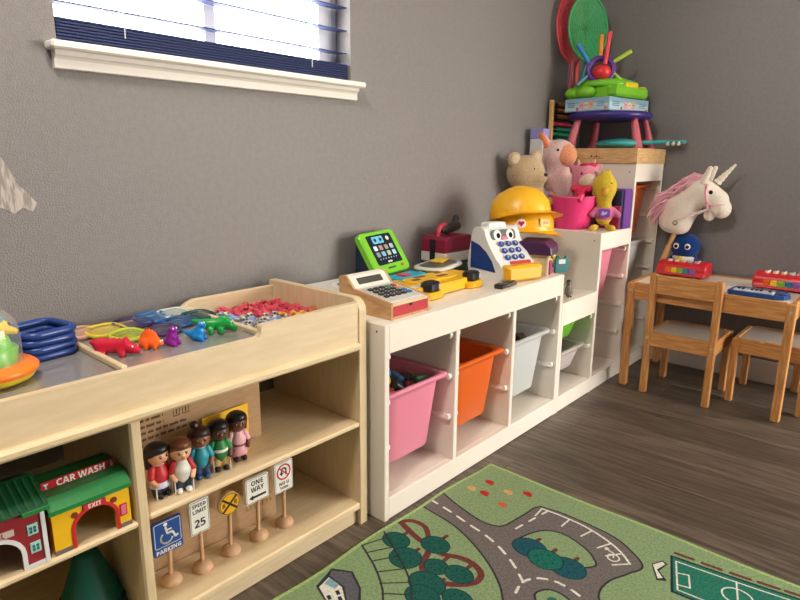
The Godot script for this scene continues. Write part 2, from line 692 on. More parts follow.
func floor_planks() -> void:
	var base := structure("floor", box(V(-2.84, -0.1, -0.14), V(4.64, -0.004, 4.14), 0.0), mat("2c2723", 0.9), "dark grey-brown wood plank floor")
	var variants := []
	var pal := [["453c34", "675b4f"], ["413830", "5e5347"], ["493f37", "6b6052"], ["3e362f", "5a5044"]]
	for i in 8:
		var q: Array = pal[i % 4]
		var m := wood("plank%d" % i, q[0], q[1], V(7.0, 7.0, 0.55), 0.42, V(0.37 * i, 0.2 * i, 0.61 * i))
		m.heightmap_enabled = true
		m.heightmap_texture = noise("plank_relief", 0.03, 4, FastNoiseLite.TYPE_SIMPLEX_SMOOTH, 512)
		m.heightmap_scale = 0.02
		variants.append(m)
	var wdt := 0.181
	var lng := 1.22
	var full := box(V(-wdt / 2 + 0.0004, -0.004, -lng / 2 + 0.0004), V(wdt / 2 - 0.0004, 0, lng / 2 - 0.0004), 0.0007)
	var rng := RandomNumberGenerator.new()
	rng.seed = 5
	var row := 0
	var x := -2.7 + wdt / 2
	while x < 4.5:
		var z := 0.12 - rng.randf() * 1.0 + lng / 2 - 0.1
		if absf(x - 1.37) < wdt / 2:
			z = 0.742 - lng / 2          # the end joint that shows on the bare floor
		while z < 4.6:
			var o := part("plank", full, variants[(row * 3 + rng.randi() % 3) % 8], base, Transform3D(Basis(), V(x, 0, z)))
			o.name = "plank"
			z += lng
		row += 1
		x += wdt

# ================= the rug =================
func fill(im: Image, poly: PackedVector2Array, c: Color) -> void:     # scanline fill, outline in pixels
	var lo := 1e9
	var hi := -1e9
	for p in poly:
		lo = minf(lo, p.y)
		hi = maxf(hi, p.y)
	for y in range(maxi(0, int(lo)), mini(im.get_height() - 1, int(hi)) + 1):
		var xs := []
		for i in poly.size():
			var a := poly[i]
			var b := poly[(i + 1) % poly.size()]
			if (a.y <= y + 0.5) != (b.y <= y + 0.5):
				xs.append(a.x + (y + 0.5 - a.y) / (b.y - a.y) * (b.x - a.x))
		xs.sort()
		for i in range(0, xs.size() - 1, 2):
			var x0 := maxi(0, roundi(xs[i]))
			var x1 := mini(im.get_width(), roundi(xs[i + 1]))
			if x1 > x0:
				im.fill_rect(Rect2i(x0, y, x1 - x0, 1), c)

func stroke(im: Image, pts: PackedVector2Array, wide: float, c: Color, closed := false) -> void:
	var n := pts.size()
	for i in (n if closed else n - 1):
		var a := pts[i]
		var b := pts[(i + 1) % n]
		var nn := (b - a).normalized().orthogonal() * wide / 2
		fill(im, PackedVector2Array([a + nn, b + nn, b - nn, a - nn]), c)
		if wide > 2.5:
			fill(im, circle(wide / 2, 12, a), c)
			fill(im, circle(wide / 2, 12, b), c)

func smooth(pts: PackedVector2Array, closed := false, n := 6) -> PackedVector2Array:
	var out := PackedVector2Array()
	var c := pts.size()
	for i in (c if closed else c - 1):
		var p0 := pts[(i - 1 + c) % c] if closed or i > 0 else pts[0]
		var p3 := pts[(i + 2) % c] if closed or i < c - 2 else pts[c - 1]
		for k in n:
			out.append(pts[i].cubic_interpolate(pts[(i + 1) % c], p0, p3, float(k) / n))
	if not closed:
		out.append(pts[c - 1])
	return out

const RUG_X0 := -0.90
const RUG_X1 := 0.468
const RUG_Z0 := 0.470
const RUG_Z1 := 1.58

func mm(list: Array) -> PackedVector2Array:     # metres on the floor to texture pixels, one pixel a millimetre
	var out := PackedVector2Array()
	for i in range(0, list.size(), 2):
		out.append(Vector2((list[i] - RUG_X0) * 1000.0, (list[i + 1] - RUG_Z0) * 1000.0))
	return out

func ell(x: float, z: float, rx: float, rz: float, turn := 0.0) -> PackedVector2Array:
	var out := PackedVector2Array()
	for i in 28:
		var v := Vector2(cos(TAU * i / 28) * rx, sin(TAU * i / 28) * rz).rotated(turn)
		out.append(Vector2((x + v.x - RUG_X0) * 1000.0, (z + v.y - RUG_Z0) * 1000.0))
	return out

func rug_print() -> Image:
	var im := Image.create(1368, 1110, false, Image.FORMAT_RGB8)
	var green := Color("839b72")
	var road := Color("6e6866")
	var ink := Color("35343a")
	var white := Color("dcdcd2")
	var brown := Color("6b3a36")
	im.fill(green)
	# the road from the shelf side and the parking lot
	var up := mm([0.235, 0.46, 0.221, 0.490, 0.200, 0.555, 0.184, 0.625, 0.182, 0.655, 0.188, 0.685, 0.205, 0.703, 0.238, 0.710, 0.298, 0.718, 0.340, 0.722, 0.358, 0.733])
	var outer := mm([0.368, 0.787, 0.367, 0.866, 0.358, 0.944, 0.333, 0.999, 0.289, 1.049, 0.236, 1.032, 0.180, 1.009, 0.128, 1.008, 0.095, 1.03, 0.07, 1.09, 0.06, 1.2, 0.055, 1.35, 0.05, 1.62, -0.07, 1.62, -0.065, 1.3, -0.075, 1.1, -0.1, 1.02, -0.12, 0.95])
	var low := mm([-0.11, 0.90, -0.075, 0.875, -0.043, 0.855, -0.006, 0.823, 0.039, 0.765, 0.083, 0.684, 0.114, 0.595, 0.125, 0.490, 0.13, 0.46])
	var all := smooth(up)
	all.append_array(smooth(outer))
	all.append_array(smooth(low))
	fill(im, all, road)
	stroke(im, all, 5.0, ink, true)
	# second road to the off side
	var side := smooth(mm([-0.11, 0.90, -0.25, 0.98, -0.42, 1.0, -0.62, 0.98, -0.92, 0.96, -0.92, 1.08, -0.62, 1.1, -0.40, 1.12, -0.2, 1.09, -0.1, 1.02]))
	fill(im, side, road)
	stroke(im, side, 4.0, ink)
	# dashes
	var cen := smooth(mm([0.172, 0.47, 0.169, 0.487, 0.161, 0.551, 0.147, 0.620, 0.136, 0.683, 0.122, 0.729, 0.104, 0.768, 0.080, 0.809, 0.044, 0.855]), false, 8)
	dashes(im, cen, 30.0, 26.0, 7.0, white)
	dashes(im, smooth(mm([-0.002, 0.864, 0.039, 0.858, 0.074, 0.876, 0.093, 0.913, 0.093, 0.955, 0.083, 0.990]), false, 8), 22.0, 20.0, 7.0, white)
	dashes(im, mm([0.215, 0.735, 0.36, 0.76]), 26.0, 30.0, 6.0, white)
	dashes(im, mm([0.0, 1.05, -0.005, 1.6]), 30.0, 26.0, 7.0, white)
	dashes(im, smooth(mm([-0.16, 1.0, -0.42, 1.06, -0.9, 1.02])), 30.0, 26.0, 7.0, white)
	# parking bays
	var pl := smooth(mm([0.350, 0.740, 0.354, 0.801, 0.350, 0.870, 0.332, 0.936, 0.308, 0.985, 0.277, 1.022]))
	stroke(im, pl, 6.0, white)
	for k in [0, 8, 14, 20, 25, 30]:
		var q := pl[mini(k, pl.size() - 1)]
		var nx := pl[mini(k + 1, pl.size() - 1)]
		var dn := (nx - pl[maxi(0, mini(k, pl.size() - 2) - 1)]).normalized().orthogonal()
		if dn.x > 0:
			dn = -dn
		stroke(im, PackedVector2Array([q, q + dn * 45.0]), 5.0, white)
	stroke(im, ell(0.272, 0.982, 0.014, 0.014), 4.0, white, true)
	stroke(im, mm([0.272, 0.982, 0.29, 0.975, 0.292, 0.962]), 4.0, white)
	fill(im, ell(0.296, 0.955, 0.006, 0.006), white)
	# island with three trees
	var isl := smooth(mm([0.172, 0.763, 0.252, 0.791, 0.278, 0.844, 0.258, 0.916, 0.224, 0.957, 0.202, 0.957, 0.170, 0.928, 0.145, 0.890, 0.133, 0.835, 0.144, 0.791]), true)
	fill(im, isl, green)
	stroke(im, isl, 5.0, ink, true)
	for t in [[0.166, 0.804, "24535f"], [0.154, 0.857, "226a5c"], [0.159, 0.914, "24535f"]]:
		stroke(im, mm([t[0], t[1], t[0] + 0.05, t[1] + 0.002]), 11.0, brown)
	for t in [[0.166, 0.804, "24535f"], [0.159, 0.914, "24535f"], [0.152, 0.857, "226a5c"]]:
		tree(im, t[0], t[1], 0.036, 0.044, Color(t[2]))
	# island of the roundabout
	fill(im, smooth(mm([0.007, 0.911, 0.029, 0.899, 0.058, 0.916, 0.064, 0.947, 0.050, 0.985, 0.02, 1.0, -0.01, 0.97, -0.01, 0.935]), true), green)
	stroke(im, smooth(mm([0.007, 0.911, 0.029, 0.899, 0.058, 0.916, 0.064, 0.947, 0.050, 0.985, 0.02, 1.0, -0.01, 0.97, -0.01, 0.935]), true), 5.0, ink, true)
	fill(im, ell(0.03, 0.94, 0.012, 0.012), Color("2d6b5d"))
	# flowers
	for fl in [[0.371, 0.543, "b0312f"], [0.307, 0.523, "c9a26a"], [0.309, 0.568, "b0312f"], [0.361, 0.618, "c9a26a"], [0.392, 0.667, "b0312f"], [0.292, 0.643, "c4694a"]]:
		fill(im, ell(fl[0], fl[1], 0.011, 0.015), Color(fl[2]))
		fill(im, ell(fl[0] - 0.006, fl[1] + 0.01, 0.007, 0.008), Color(fl[2]))
	# brown footpath
	stroke(im, smooth(mm([0.025, 0.481, 0.004, 0.554, -0.010, 0.612, -0.060, 0.636, -0.089, 0.660, -0.093, 0.710, -0.068, 0.751, -0.034, 0.775, -0.001, 0.767, 0.016, 0.730, 0.012, 0.692, -0.003, 0.661, -0.009, 0.633])), 17.0, brown)
	stroke(im, smooth(mm([0.025, 0.481, 0.051, 0.502, 0.055, 0.542, 0.033, 0.574, 0.006, 0.600])), 15.0, brown)
	# trees
	for t in [[-0.008, 0.529], [-0.043, 0.596], [0.050, 0.615], [-0.022, 0.672], [-0.004, 0.732], [-0.09, 0.713]]:
		stroke(im, mm([t[0] - 0.03, t[1], t[0] + 0.012, t[1]]), 11.0, brown)
	for t in [[-0.043, 0.530, 0.030, 0.036], [-0.080, 0.594, 0.038, 0.040], [0.012, 0.616, 0.032, 0.038], [-0.054, 0.671, 0.026, 0.030], [-0.039, 0.729, 0.028, 0.036], [-0.116, 0.692, 0.036, 0.046], [-0.157, 0.712, 0.034, 0.042], [-0.109, 0.776, 0.028, 0.036]]:
		tree(im, t[0], t[1], t[2], t[3], Color("22594f"))
	# rail fence
	stroke(im, smooth(mm([-0.119, 0.481, -0.156, 0.559, -0.193, 0.617, -0.226, 0.653, -0.30, 0.72])), 5.0, ink)
	stroke(im, smooth(mm([-0.039, 0.484, -0.104, 0.607, -0.146, 0.668, -0.182, 0.701, -0.26, 0.78])), 5.0, ink)
	var rg := [-0.119, 0.481, -0.054, 0.504, -0.130, 0.510, -0.073, 0.542, -0.147, 0.541, -0.088, 0.576, -0.167, 0.578, -0.113, 0.619, -0.191, 0.610, -0.140, 0.661, -0.212, 0.637, -0.169, 0.690, -0.24, 0.665, -0.2, 0.72]
	for i in range(0, rg.size(), 4):
		stroke(im, mm(rg.slice(i, i + 4)), 4.0, ink)
	# house
	fill(im, mm([-0.232, 0.484, -0.205, 0.532, -0.233, 0.589, -0.27, 0.625, -0.33, 0.60, -0.30, 0.505]), ink)
	fill(im, mm([-0.236, 0.489, -0.211, 0.532, -0.237, 0.586, -0.27, 0.616, -0.287, 0.60, -0.255, 0.555, -0.253, 0.5]), Color("5f5d66"))
	fill(im, mm([-0.258, 0.503, -0.26, 0.552, -0.29, 0.598, -0.325, 0.59, -0.296, 0.512]), white)
	fill(im, mm([-0.258, 0.506, -0.258, 0.54, -0.275, 0.545, -0.28, 0.512]), Color("86a8b4"))
	for q in [[-0.272, 0.553], [-0.282, 0.572], [-0.296, 0.55], [-0.304, 0.572]]:
		fill(im, mm([q[0], q[1], q[0] - 0.006, q[1] + 0.014, q[0] - 0.014, q[1] + 0.011, q[0] - 0.008, q[1] - 0.003]), ink)
	# playing field
	var fd := Color("2c7361")
	fill(im, mm([0.382, 1.085, 0.425, 1.40, 0.44, 1.62, 0.29, 1.62, 0.244, 1.130]), Color("24323a"))
	fill(im, mm([0.377, 1.092, 0.419, 1.40, 0.433, 1.62, 0.296, 1.62, 0.251, 1.134]), fd)
	stroke(im, mm([0.366, 1.104, 0.407, 1.40, 0.42, 1.62]), 4.0, white)
	stroke(im, mm([0.366, 1.104, 0.262, 1.140, 0.305, 1.62]), 4.0, white)
	stroke(im, mm([0.322, 1.118, 0.333, 1.144, 0.288, 1.160, 0.280, 1.133]), 4.0, white)
	stroke(im, mm([0.386, 1.236, 0.28, 1.265]), 4.0, white)
	stroke(im, ell(0.332, 1.25, 0.028, 0.032), 4.0, white, true)
	for q in [[0.398, 1.113], [0.404, 1.176], [0.412, 1.238], [0.42, 1.296], [0.427, 1.350], [0.433, 1.41]]:
		stroke(im, mm([q[0], q[1] - 0.02, q[0] + 0.005, q[1] + 0.02]), 10.0, brown)
	# goal flag beside the field
	fill(im, mm([0.315, 1.062, 0.346, 1.078, 0.34, 1.092, 0.30, 1.085, 0.276, 1.112, 0.262, 1.092, 0.29, 1.075]), ink)
	fill(im, mm([0.314, 1.065, 0.341, 1.079, 0.335, 1.088, 0.302, 1.079, 0.280, 1.100, 0.270, 1.092, 0.293, 1.078]), white)
	# off side of the rug
	for t in [[-0.42, 0.7, 0.04, 0.045], [-0.52, 0.66, 0.035, 0.04], [-0.66, 0.75, 0.045, 0.05], [-0.3, 1.25, 0.04, 0.045], [-0.5, 1.35, 0.045, 0.05], [-0.7, 1.28, 0.04, 0.04]]:
		tree(im, t[0], t[1], t[2], t[3], Color("22594f"))
	# bound edge
	var rim := Color("9dbc78")
	im.fill_rect(Rect2i(0, 0, 1368, 9), rim)
	im.fill_rect(Rect2i(0, 1101, 1368, 9), rim)
	im.fill_rect(Rect2i(0, 0, 9, 1110), rim)
	im.fill_rect(Rect2i(1359, 0, 9, 1110), rim)
	return im

func dashes(im: Image, pts: PackedVector2Array, on: float, off: float, wide: float, c: Color) -> void:
	var at := 0.0
	for i in pts.size() - 1:
		var a := pts[i]
		var b := pts[i + 1]
		var l := a.distance_to(b)
		var x := 0.0
		while x < l:
			var ph := fmod(at + x, on + off)
			var step := minf(l - x, (on - ph) if ph < on else (on + off - ph)) + 0.01
			if ph < on:
				stroke(im, PackedVector2Array([a.lerp(b, x / l), a.lerp(b, minf(1.0, (x + step) / l))]), wide if wide < 2.5 else wide, c)
			x += step
		at += l

func tree(im: Image, x: float, z: float, rx: float, rz: float, c: Color) -> void:
	fill(im, ell(x, z, rx + 0.003, rz + 0.003), Color("1d3f44"))
	fill(im, ell(x, z, rx, rz), c)
	for k in 7:
		var a := 0.9 * k
		var q := Vector2(x + cos(a) * rx * 0.5, z + sin(a) * rz * 0.5)
		stroke(im, mm([q.x - rx * 0.14, q.y - rz * 0.1, q.x, q.y + rz * 0.08, q.x + rx * 0.14, q.y - rz * 0.1]), 2.0, Color("1d3f44"))

func rug() -> void:
	var s := start()
	s.set_smooth_group(1)
	var nx := 90
	var nz := 60
	var top := func(i: int, j: int) -> Vector3:
		var uu := float(i) / nx
		var vv := float(j) / nz
		var x := lerpf(RUG_X0, RUG_X1, uu)
		var z := lerpf(RUG_Z0, RUG_Z1, vv)
		var near_edge := exp(-vv * 14.0)
		z += near_edge * (0.004 * sin(x * 17.0) + 0.013 * smoothstep(0.15, 0.47, x))
		x += 0.0025 * sin(z * 14.0) * exp(-(1.0 - uu) * 12.0)
		var y := 0.0052 + near_edge * 0.003 * (0.5 + 0.5 * sin(x * 13.0 + 1.0)) + 0.0012 * sin(x * 7.0) * sin(z * 9.0)
		return V(x, y, z)
	for i in nx:
		for j in nz:
			var c := [[i, j], [i + 1, j], [i + 1, j + 1], [i, j + 1]]
			for k in [0, 1, 2, 0, 2, 3]:
				s.set_uv(Vector2(float(c[k][0]) / nx, float(c[k][1]) / nz))
				s.add_vertex(top.call(c[k][0], c[k][1]))
	# the edge down to the floor
	s.set_smooth_group(-1)
	var ring := []
	for i in nx:
		ring.append([i, 0])
	for j in nz:
		ring.append([nx, j])
	for i in nx:
		ring.append([nx - i, nz])
	for j in nz:
		ring.append([0, nz - j])
	for k in ring.size():
		var a: Array = ring[k]
		var b: Array = ring[(k + 1) % ring.size()]
		var pa: Vector3 = top.call(a[0], a[1])
		var pb: Vector3 = top.call(b[0], b[1])
		var ua := Vector2(float(a[0]) / nx, float(a[1]) / nz)
		var ub := Vector2(float(b[0]) / nx, float(b[1]) / nz)
		var la := V(pa.x, 0.0008, pa.z)
		var lb := V(pb.x, 0.0008, pb.z)
		for q in [[pa, ua], [la, ua], [pb, ub], [pb, ub], [la, ua], [lb, ub]]:
			s.set_uv(q[1])
			s.add_vertex(q[0])
	s.generate_normals()
	var m := StandardMaterial3D.new()
	m.resource_name = "printed_rug_pile"
	m.albedo_texture = ImageTexture.create_from_image(rug_print())
	m.roughness = 0.95
	m.metallic_specular = 0.2
	m.detail_enabled = true
	m.detail_blend_mode = BaseMaterial3D.BLEND_MODE_MUL
	m.detail_albedo = noise("pile", 0.25, 3, FastNoiseLite.TYPE_SIMPLEX, 512, Color(0.87, 0.87, 0.87), Color(1, 1, 1), 0.25, 0.7)
	m.detail_uv_layer = BaseMaterial3D.DETAIL_UV_1
	m.heightmap_enabled = true
	m.heightmap_texture = noise("pile_relief", 0.3, 2, FastNoiseLite.TYPE_SIMPLEX, 512)
	m.heightmap_scale = 0.05
	single("play_rug", s.commit(), m, "green play rug printed with roads, trees and a playing field", "rug")

# ================= furniture =================
func birch() -> StandardMaterial3D:
	return wood("birch", "d7c29e", "decba9", V(1.1, 7.0, 7.0), 0.38)

func birch_edge() -> StandardMaterial3D:
	return wood("birch_edge", "d9c29b", "e0cca8", V(1.0, 12.0, 8.0), 0.4)

func birch_table() -> void:
	var t := thing("activity_table", "long birch shelf table with a grey tray top", "table")
	var b := birch()
	var e := birch_edge()
	var x0 := -1.245
	var x1 := -0.025
	# end panels with rounded upper corners
	for x in [x0, x1 - 0.024]:
		var prof := PackedVector2Array([Vector2(0.03, 0), Vector2(0.404, 0), Vector2(0.404, 0.60)])
		for i in 7:
			var a := PI / 2 * i / 6
			prof.append(Vector2(0.372 + 0.032 * cos(a), 0.605 + 0.032 * sin(a)))
		prof.append(Vector2(0.03, 0.637))
		part("end_panel", slab(prof, 0.024, Transform3D(Basis(V(0, 0, -1), V(0, 1, 0), V(1, 0, 0)) * Basis.from_scale(V(-1, 1, 1)), V(x, 0, 0)), 0.003), wood("birch_side", "d3bd97", "dac6a3", V(7.0, 1.1, 7.0), 0.38), t)
	var xa := x0 + 0.024
	var xb := x1 - 0.024
	# front rail: raised at the ends, lower in the middle
	var fr := PackedVector2Array([Vector2(xa, 0.524), Vector2(xb, 0.524), Vector2(xb, 0.628), Vector2(-0.335, 0.628)])
	for i in 5:
		var a := PI / 2 * i / 4
		fr.append(Vector2(-0.335 - 0.008 * sin(a), 0.620 + 0.008 * cos(a)))
	for i in 5:
		var a := PI / 2 * i / 4
		fr.append(Vector2(-0.343 - 0.012 + 0.012 * cos(a), 0.614 - 0.012 * sin(a)))
	fr.append_array(PackedVector2Array([Vector2(-0.915, 0.602), Vector2(-0.927, 0.614), Vector2(-0.935, 0.628), Vector2(xa, 0.628)]))
	part("front_rail", slab(fr, 0.016, Transform3D(Basis(), V(0, 0, 0.384)), 0.002), b, t)
	var br := PackedVector2Array([Vector2(xa, 0.524), Vector2(xb, 0.524), Vector2(xb, 0.622), Vector2(-0.30, 0.622), Vector2(-0.318, 0.616), Vector2(-0.345, 0.599), Vector2(-0.93, 0.599), Vector2(-0.95, 0.622), Vector2(xa, 0.622)])
	part("back_rail", slab(br, 0.016, Transform3D(Basis(), V(0, 0, 0.032)), 0.002), b, t)
	part("lower_board", box(V(xa, 0.504, 0.032), V(xb, 0.524, 0.413), 0.006), e, t)
	var grey := StandardMaterial3D.new()
	grey.resource_name = "glossy_grey_tray"
	grey.albedo_color = Color("8b8885")
	grey.roughness = 0.08
	grey.clearcoat_enabled = true
	grey.clearcoat = 0.6
	grey.clearcoat_roughness = 0.05
	part("tray_floor", box(V(xa, 0.586, 0.048), V(-0.331, 0.595, 0.386), 0.0), grey, t)
	part("end_tray_floor", box(V(-0.331, 0.567, 0.048), V(xb, 0.576, 0.386), 0.0), grey, t)
	for x in [-0.634, -0.325, -0.945]:
		part("tray_divider", box(V(x - 0.006, 0.595, 0.049), V(x + 0.006, 0.607, 0.384), 0.002), e, t)
	# shelves
	part("middle_shelf", box(V(-0.623, 0.290, 0.032), V(xb, 0.303, 0.404), 0.004), e, t)
	part("middle_shelf", box(V(xa, 0.286, 0.032), V(-0.645, 0.299, 0.404), 0.004), e, t)
	part("divider", box(V(-0.645, 0.067, 0.032), V(-0.623, 0.504, 0.404), 0.004), wood("birch_side", "d3bd97", "dac6a3", V(7.0, 1.1, 7.0), 0.38), t)
	part("bottom_shelf", box(V(xa, 0.047, 0.032), V(xb, 0.067, 0.404), 0.004), e, t)
	part("toe_board", box(V(xa, 0.0, 0.372), V(xb, 0.047, 0.388), 0.001), b, t)
	# black cord hanging behind the open shelf
	single("power_cord", cyl(V(0.038, 0.12, 0.008), V(0.038, 0.6, 0.008), 0.0045), mat("17181b", 0.6), "black power cord hanging on the wall behind the birch shelf", "cord")

func white_board() -> StandardMaterial3D:
	if mats.has("white_board"):
		return mats["white_board"]
	var m := StandardMaterial3D.new()
	m.resource_name = "white_laminate"
	m.albedo_color = Color("eae3d8")
	m.roughness = 0.38
	m.heightmap_enabled = true
	m.heightmap_texture = noise("laminate", 0.05, 3, FastNoiseLite.TYPE_SIMPLEX_SMOOTH, 256)
	m.heightmap_scale = 0.006
	m.uv1_triplanar = true
	m.uv1_scale = V(6, 6, 6)
	mats["white_board"] = m
	return m

func runner_mesh(side: float) -> ArrayMesh:     # ledge that carries a bin, on a wall at x = 0 and standing out towards side
	var s := start()
	var pr := PackedVector2Array([Vector2(0, -0.012), Vector2(0.012, -0.010), Vector2(0.017, -0.006), Vector2(0.017, 0.0), Vector2(0.005, 0.0), Vector2(0.004, 0.004), Vector2(0, 0.004)])
	if side < 0:
		for i in pr.size():
			pr[i].x = -pr[i].x
	extrude(s, pr, 0.40, Transform3D(Basis(), V(0, 0, 0.03)))
	extrude(s, PackedVector2Array([Vector2(0.400, 0.0), Vector2(0.432, -0.008), Vector2(0.436, -0.004), Vector2(0.436, 0.006), Vector2(0.430, 0.010), Vector2(0.420, 0.002)]), 0.014, Transform3D(Basis(V(0, 0, 1), V(0, 1, 0), V(-1, 0, 0)), V(0.0155 if side > 0 else -0.0015, 0, 0)))
	return done(s)

func column(t: Node3D, xa: float, xb: float, ys: Array) -> void:
	var m := mat("f0ece4", 0.3)
	var ra := runner_mesh(1.0)
	var rb := runner_mesh(-1.0)
	for y in ys:
		part("bin_runner", ra, m, t, Transform3D(Basis(), V(xa, y, 0)))
		part("bin_runner", rb, m, t, Transform3D(Basis(), V(xb, y, 0)))

const UZ := 0.447

func low_unit() -> void:
	var t := thing("bin_unit", "low white bin unit with pink, orange and clear bins", "storage unit")
	var w := white_board()
	var hgt := 0.565
	for x in [[0.0, 0.018], [0.972, 0.99]]:
		part("side_panel", box(V(x[0], 0, 0.008), V(x[1], hgt, UZ)), w, t)
	for x in [0.313, 0.638]:
		part("divider", box(V(x, 0.067, 0.013), V(x + 0.018, 0.548, UZ - 0.001)), w, t)
	part("top_board", box(V(0.018, 0.548, 0.008), V(0.972, hgt, UZ - 0.018)), w, t)
	part("front_rail", box(V(0.018, 0.486, UZ - 0.018), V(0.972, hgt, UZ - 0.0005)), w, t)
	part("bottom_board", box(V(0.018, 0.05, 0.013), V(0.972, 0.067, UZ - 0.018)), w, t)
	part("toe_board", box(V(0.018, 0.002, UZ - 0.018), V(0.972, 0.067, UZ - 0.0005)), w, t)
	part("back_panel", box(V(0.018, 0.05, 0.008), V(0.972, 0.548, 0.013), 0.0), w, t)
	part("screw_hole", cyl(V(-0.0006, 0.545, 0.418), V(0.002, 0.545, 0.418), 0.003), mat("4a443e", 0.7), t)
	column(t, 0.018, 0.313, [0.472, 0.342, 0.21])
	column(t, 0.331, 0.638, [0.472, 0.342, 0.21])
	column(t, 0.656, 0.972, [0.472, 0.342, 0.21])

func stepped_unit() -> void:
	var t := thing("stepped_bin_unit", "tall stepped white bin unit rising to the corner", "storage unit")
	var w := white_board()
	for q in [[0.9915, 1.0095, 0.45], [1.298, 1.316, 0.692], [1.607, 1.625, 0.972], [1.9455, 1.9525, 0.972]]:
		part("side_panel", box(V(q[0], 0, 0.008), V(q[1], q[2], UZ)), w, t)
	for q in [[1.0095, 1.298, 0.45, 0.358], [1.316, 1.607, 0.692, 0.62], [1.625, 1.9455, 0.972, 0.893]]:
		part("step_top", box(V(q[0], q[2] - 0.017, 0.008), V(q[1], q[2], UZ - 0.018)), w, t)
		part("front_rail", box(V(q[0], q[3], UZ - 0.018), V(q[1], q[2], UZ - 0.0005)), w, t)
		part("back_panel", box(V(q[0], 0.067, 0.008), V(q[1], q[2] - 0.017, 0.013), 0.0), w, t)
	for q in [[1.0095, 1.298], [1.316, 1.607], [1.625, 1.9455]]:
		part("bottom_board", box(V(q[0], 0.05, 0.008), V(q[1], 0.067, UZ - 0.018)), w, t)
		part("toe_board", box(V(q[0], 0.002, UZ - 0.018), V(q[1], 0.067, UZ - 0.0005)), w, t)
	column(t, 1.0095, 1.298, [0.342, 0.21])
	column(t, 1.316, 1.607, [0.6, 0.472, 0.342, 0.21])
	column(t, 1.625, 1.9455, [0.86, 0.73, 0.6, 0.472, 0.342, 0.21])
	part("screw_hole", cyl(V(1.2974, 0.66, 0.42), V(1.3, 0.66, 0.42), 0.003), mat("4a443e", 0.7), t)
	part("screw_hole", cyl(V(1.6064, 0.935, 0.42), V(1.61, 0.935, 0.42), 0.003), mat("4a443e", 0.7), t)

func loop(w: float, d: float, rad: float, y: float, z_front: float) -> Array:
	var out := []
	for p in rounded(w, d, rad, 5):
		out.append(V(p.x, y, p.y + z_front - d / 2))
	return out

func loft(s: SurfaceTool, loops: Array, cap_last := true, group := 1) -> void:
	s.set_smooth_group(group)
	for i in loops.size() - 1:
		var a: Array = loops[i]
		var b: Array = loops[i + 1]
		var n := a.size()
		for k in n:
			quad(s, a[k], b[k], b[(k + 1) % n], a[(k + 1) % n])
	if cap_last:
		var l: Array = loops[loops.size() - 1]
		var c := Vector3.ZERO
		for p in l:
			c += p
		c /= l.size()
		s.set_smooth_group(-1)
		for k in l.size():
			tri(s, c, l[(k + 1) % l.size()], l[k])

func bin_mesh(hgt: float, dep: float) -> ArrayMesh:     # rim at y = 0, front of the rim at z = 0
	var s := start()
	var tp := 0.246
	var bt := 0.205 + (0.23 - hgt) * 0.1
	# outside, from the rim down, then the floor
	loft(s, [loop(0.286, dep, 0.022, -0.004, 0), loop(0.286, dep, 0.022, -0.012, 0), loop(tp, dep - 0.024, 0.045, -0.010, -0.012), loop(tp - 0.003, dep - 0.028, 0.045, -0.03, -0.014), loop(bt, dep - 0.075, 0.04, -hgt + 0.006, -0.035), loop(bt - 0.01, dep - 0.085, 0.036, -hgt, -0.04)])
	var ins := [loop(tp - 0.01, dep - 0.034, 0.042, -0.003, -0.017), loop(tp - 0.012, dep - 0.038, 0.042, -0.03, -0.019), loop(bt - 0.008, dep - 0.083, 0.036, -hgt + 0.006, -0.039)]
	var lip := [loop(0.286, dep, 0.022, -0.004, 0), loop(0.28, dep - 0.006, 0.02, 0.0, -0.003), loop(tp - 0.004, dep - 0.028, 0.044, 0.0, -0.014), loop(tp - 0.01, dep - 0.034, 0.042, -0.003, -0.017)]
	for l in lip:
		l.reverse()
	for l in ins:
		l.reverse()
	s.set_smooth_group(2)
	loft(s, lip, false, 2)
	loft(s, ins, true, 3)
	return done(s)

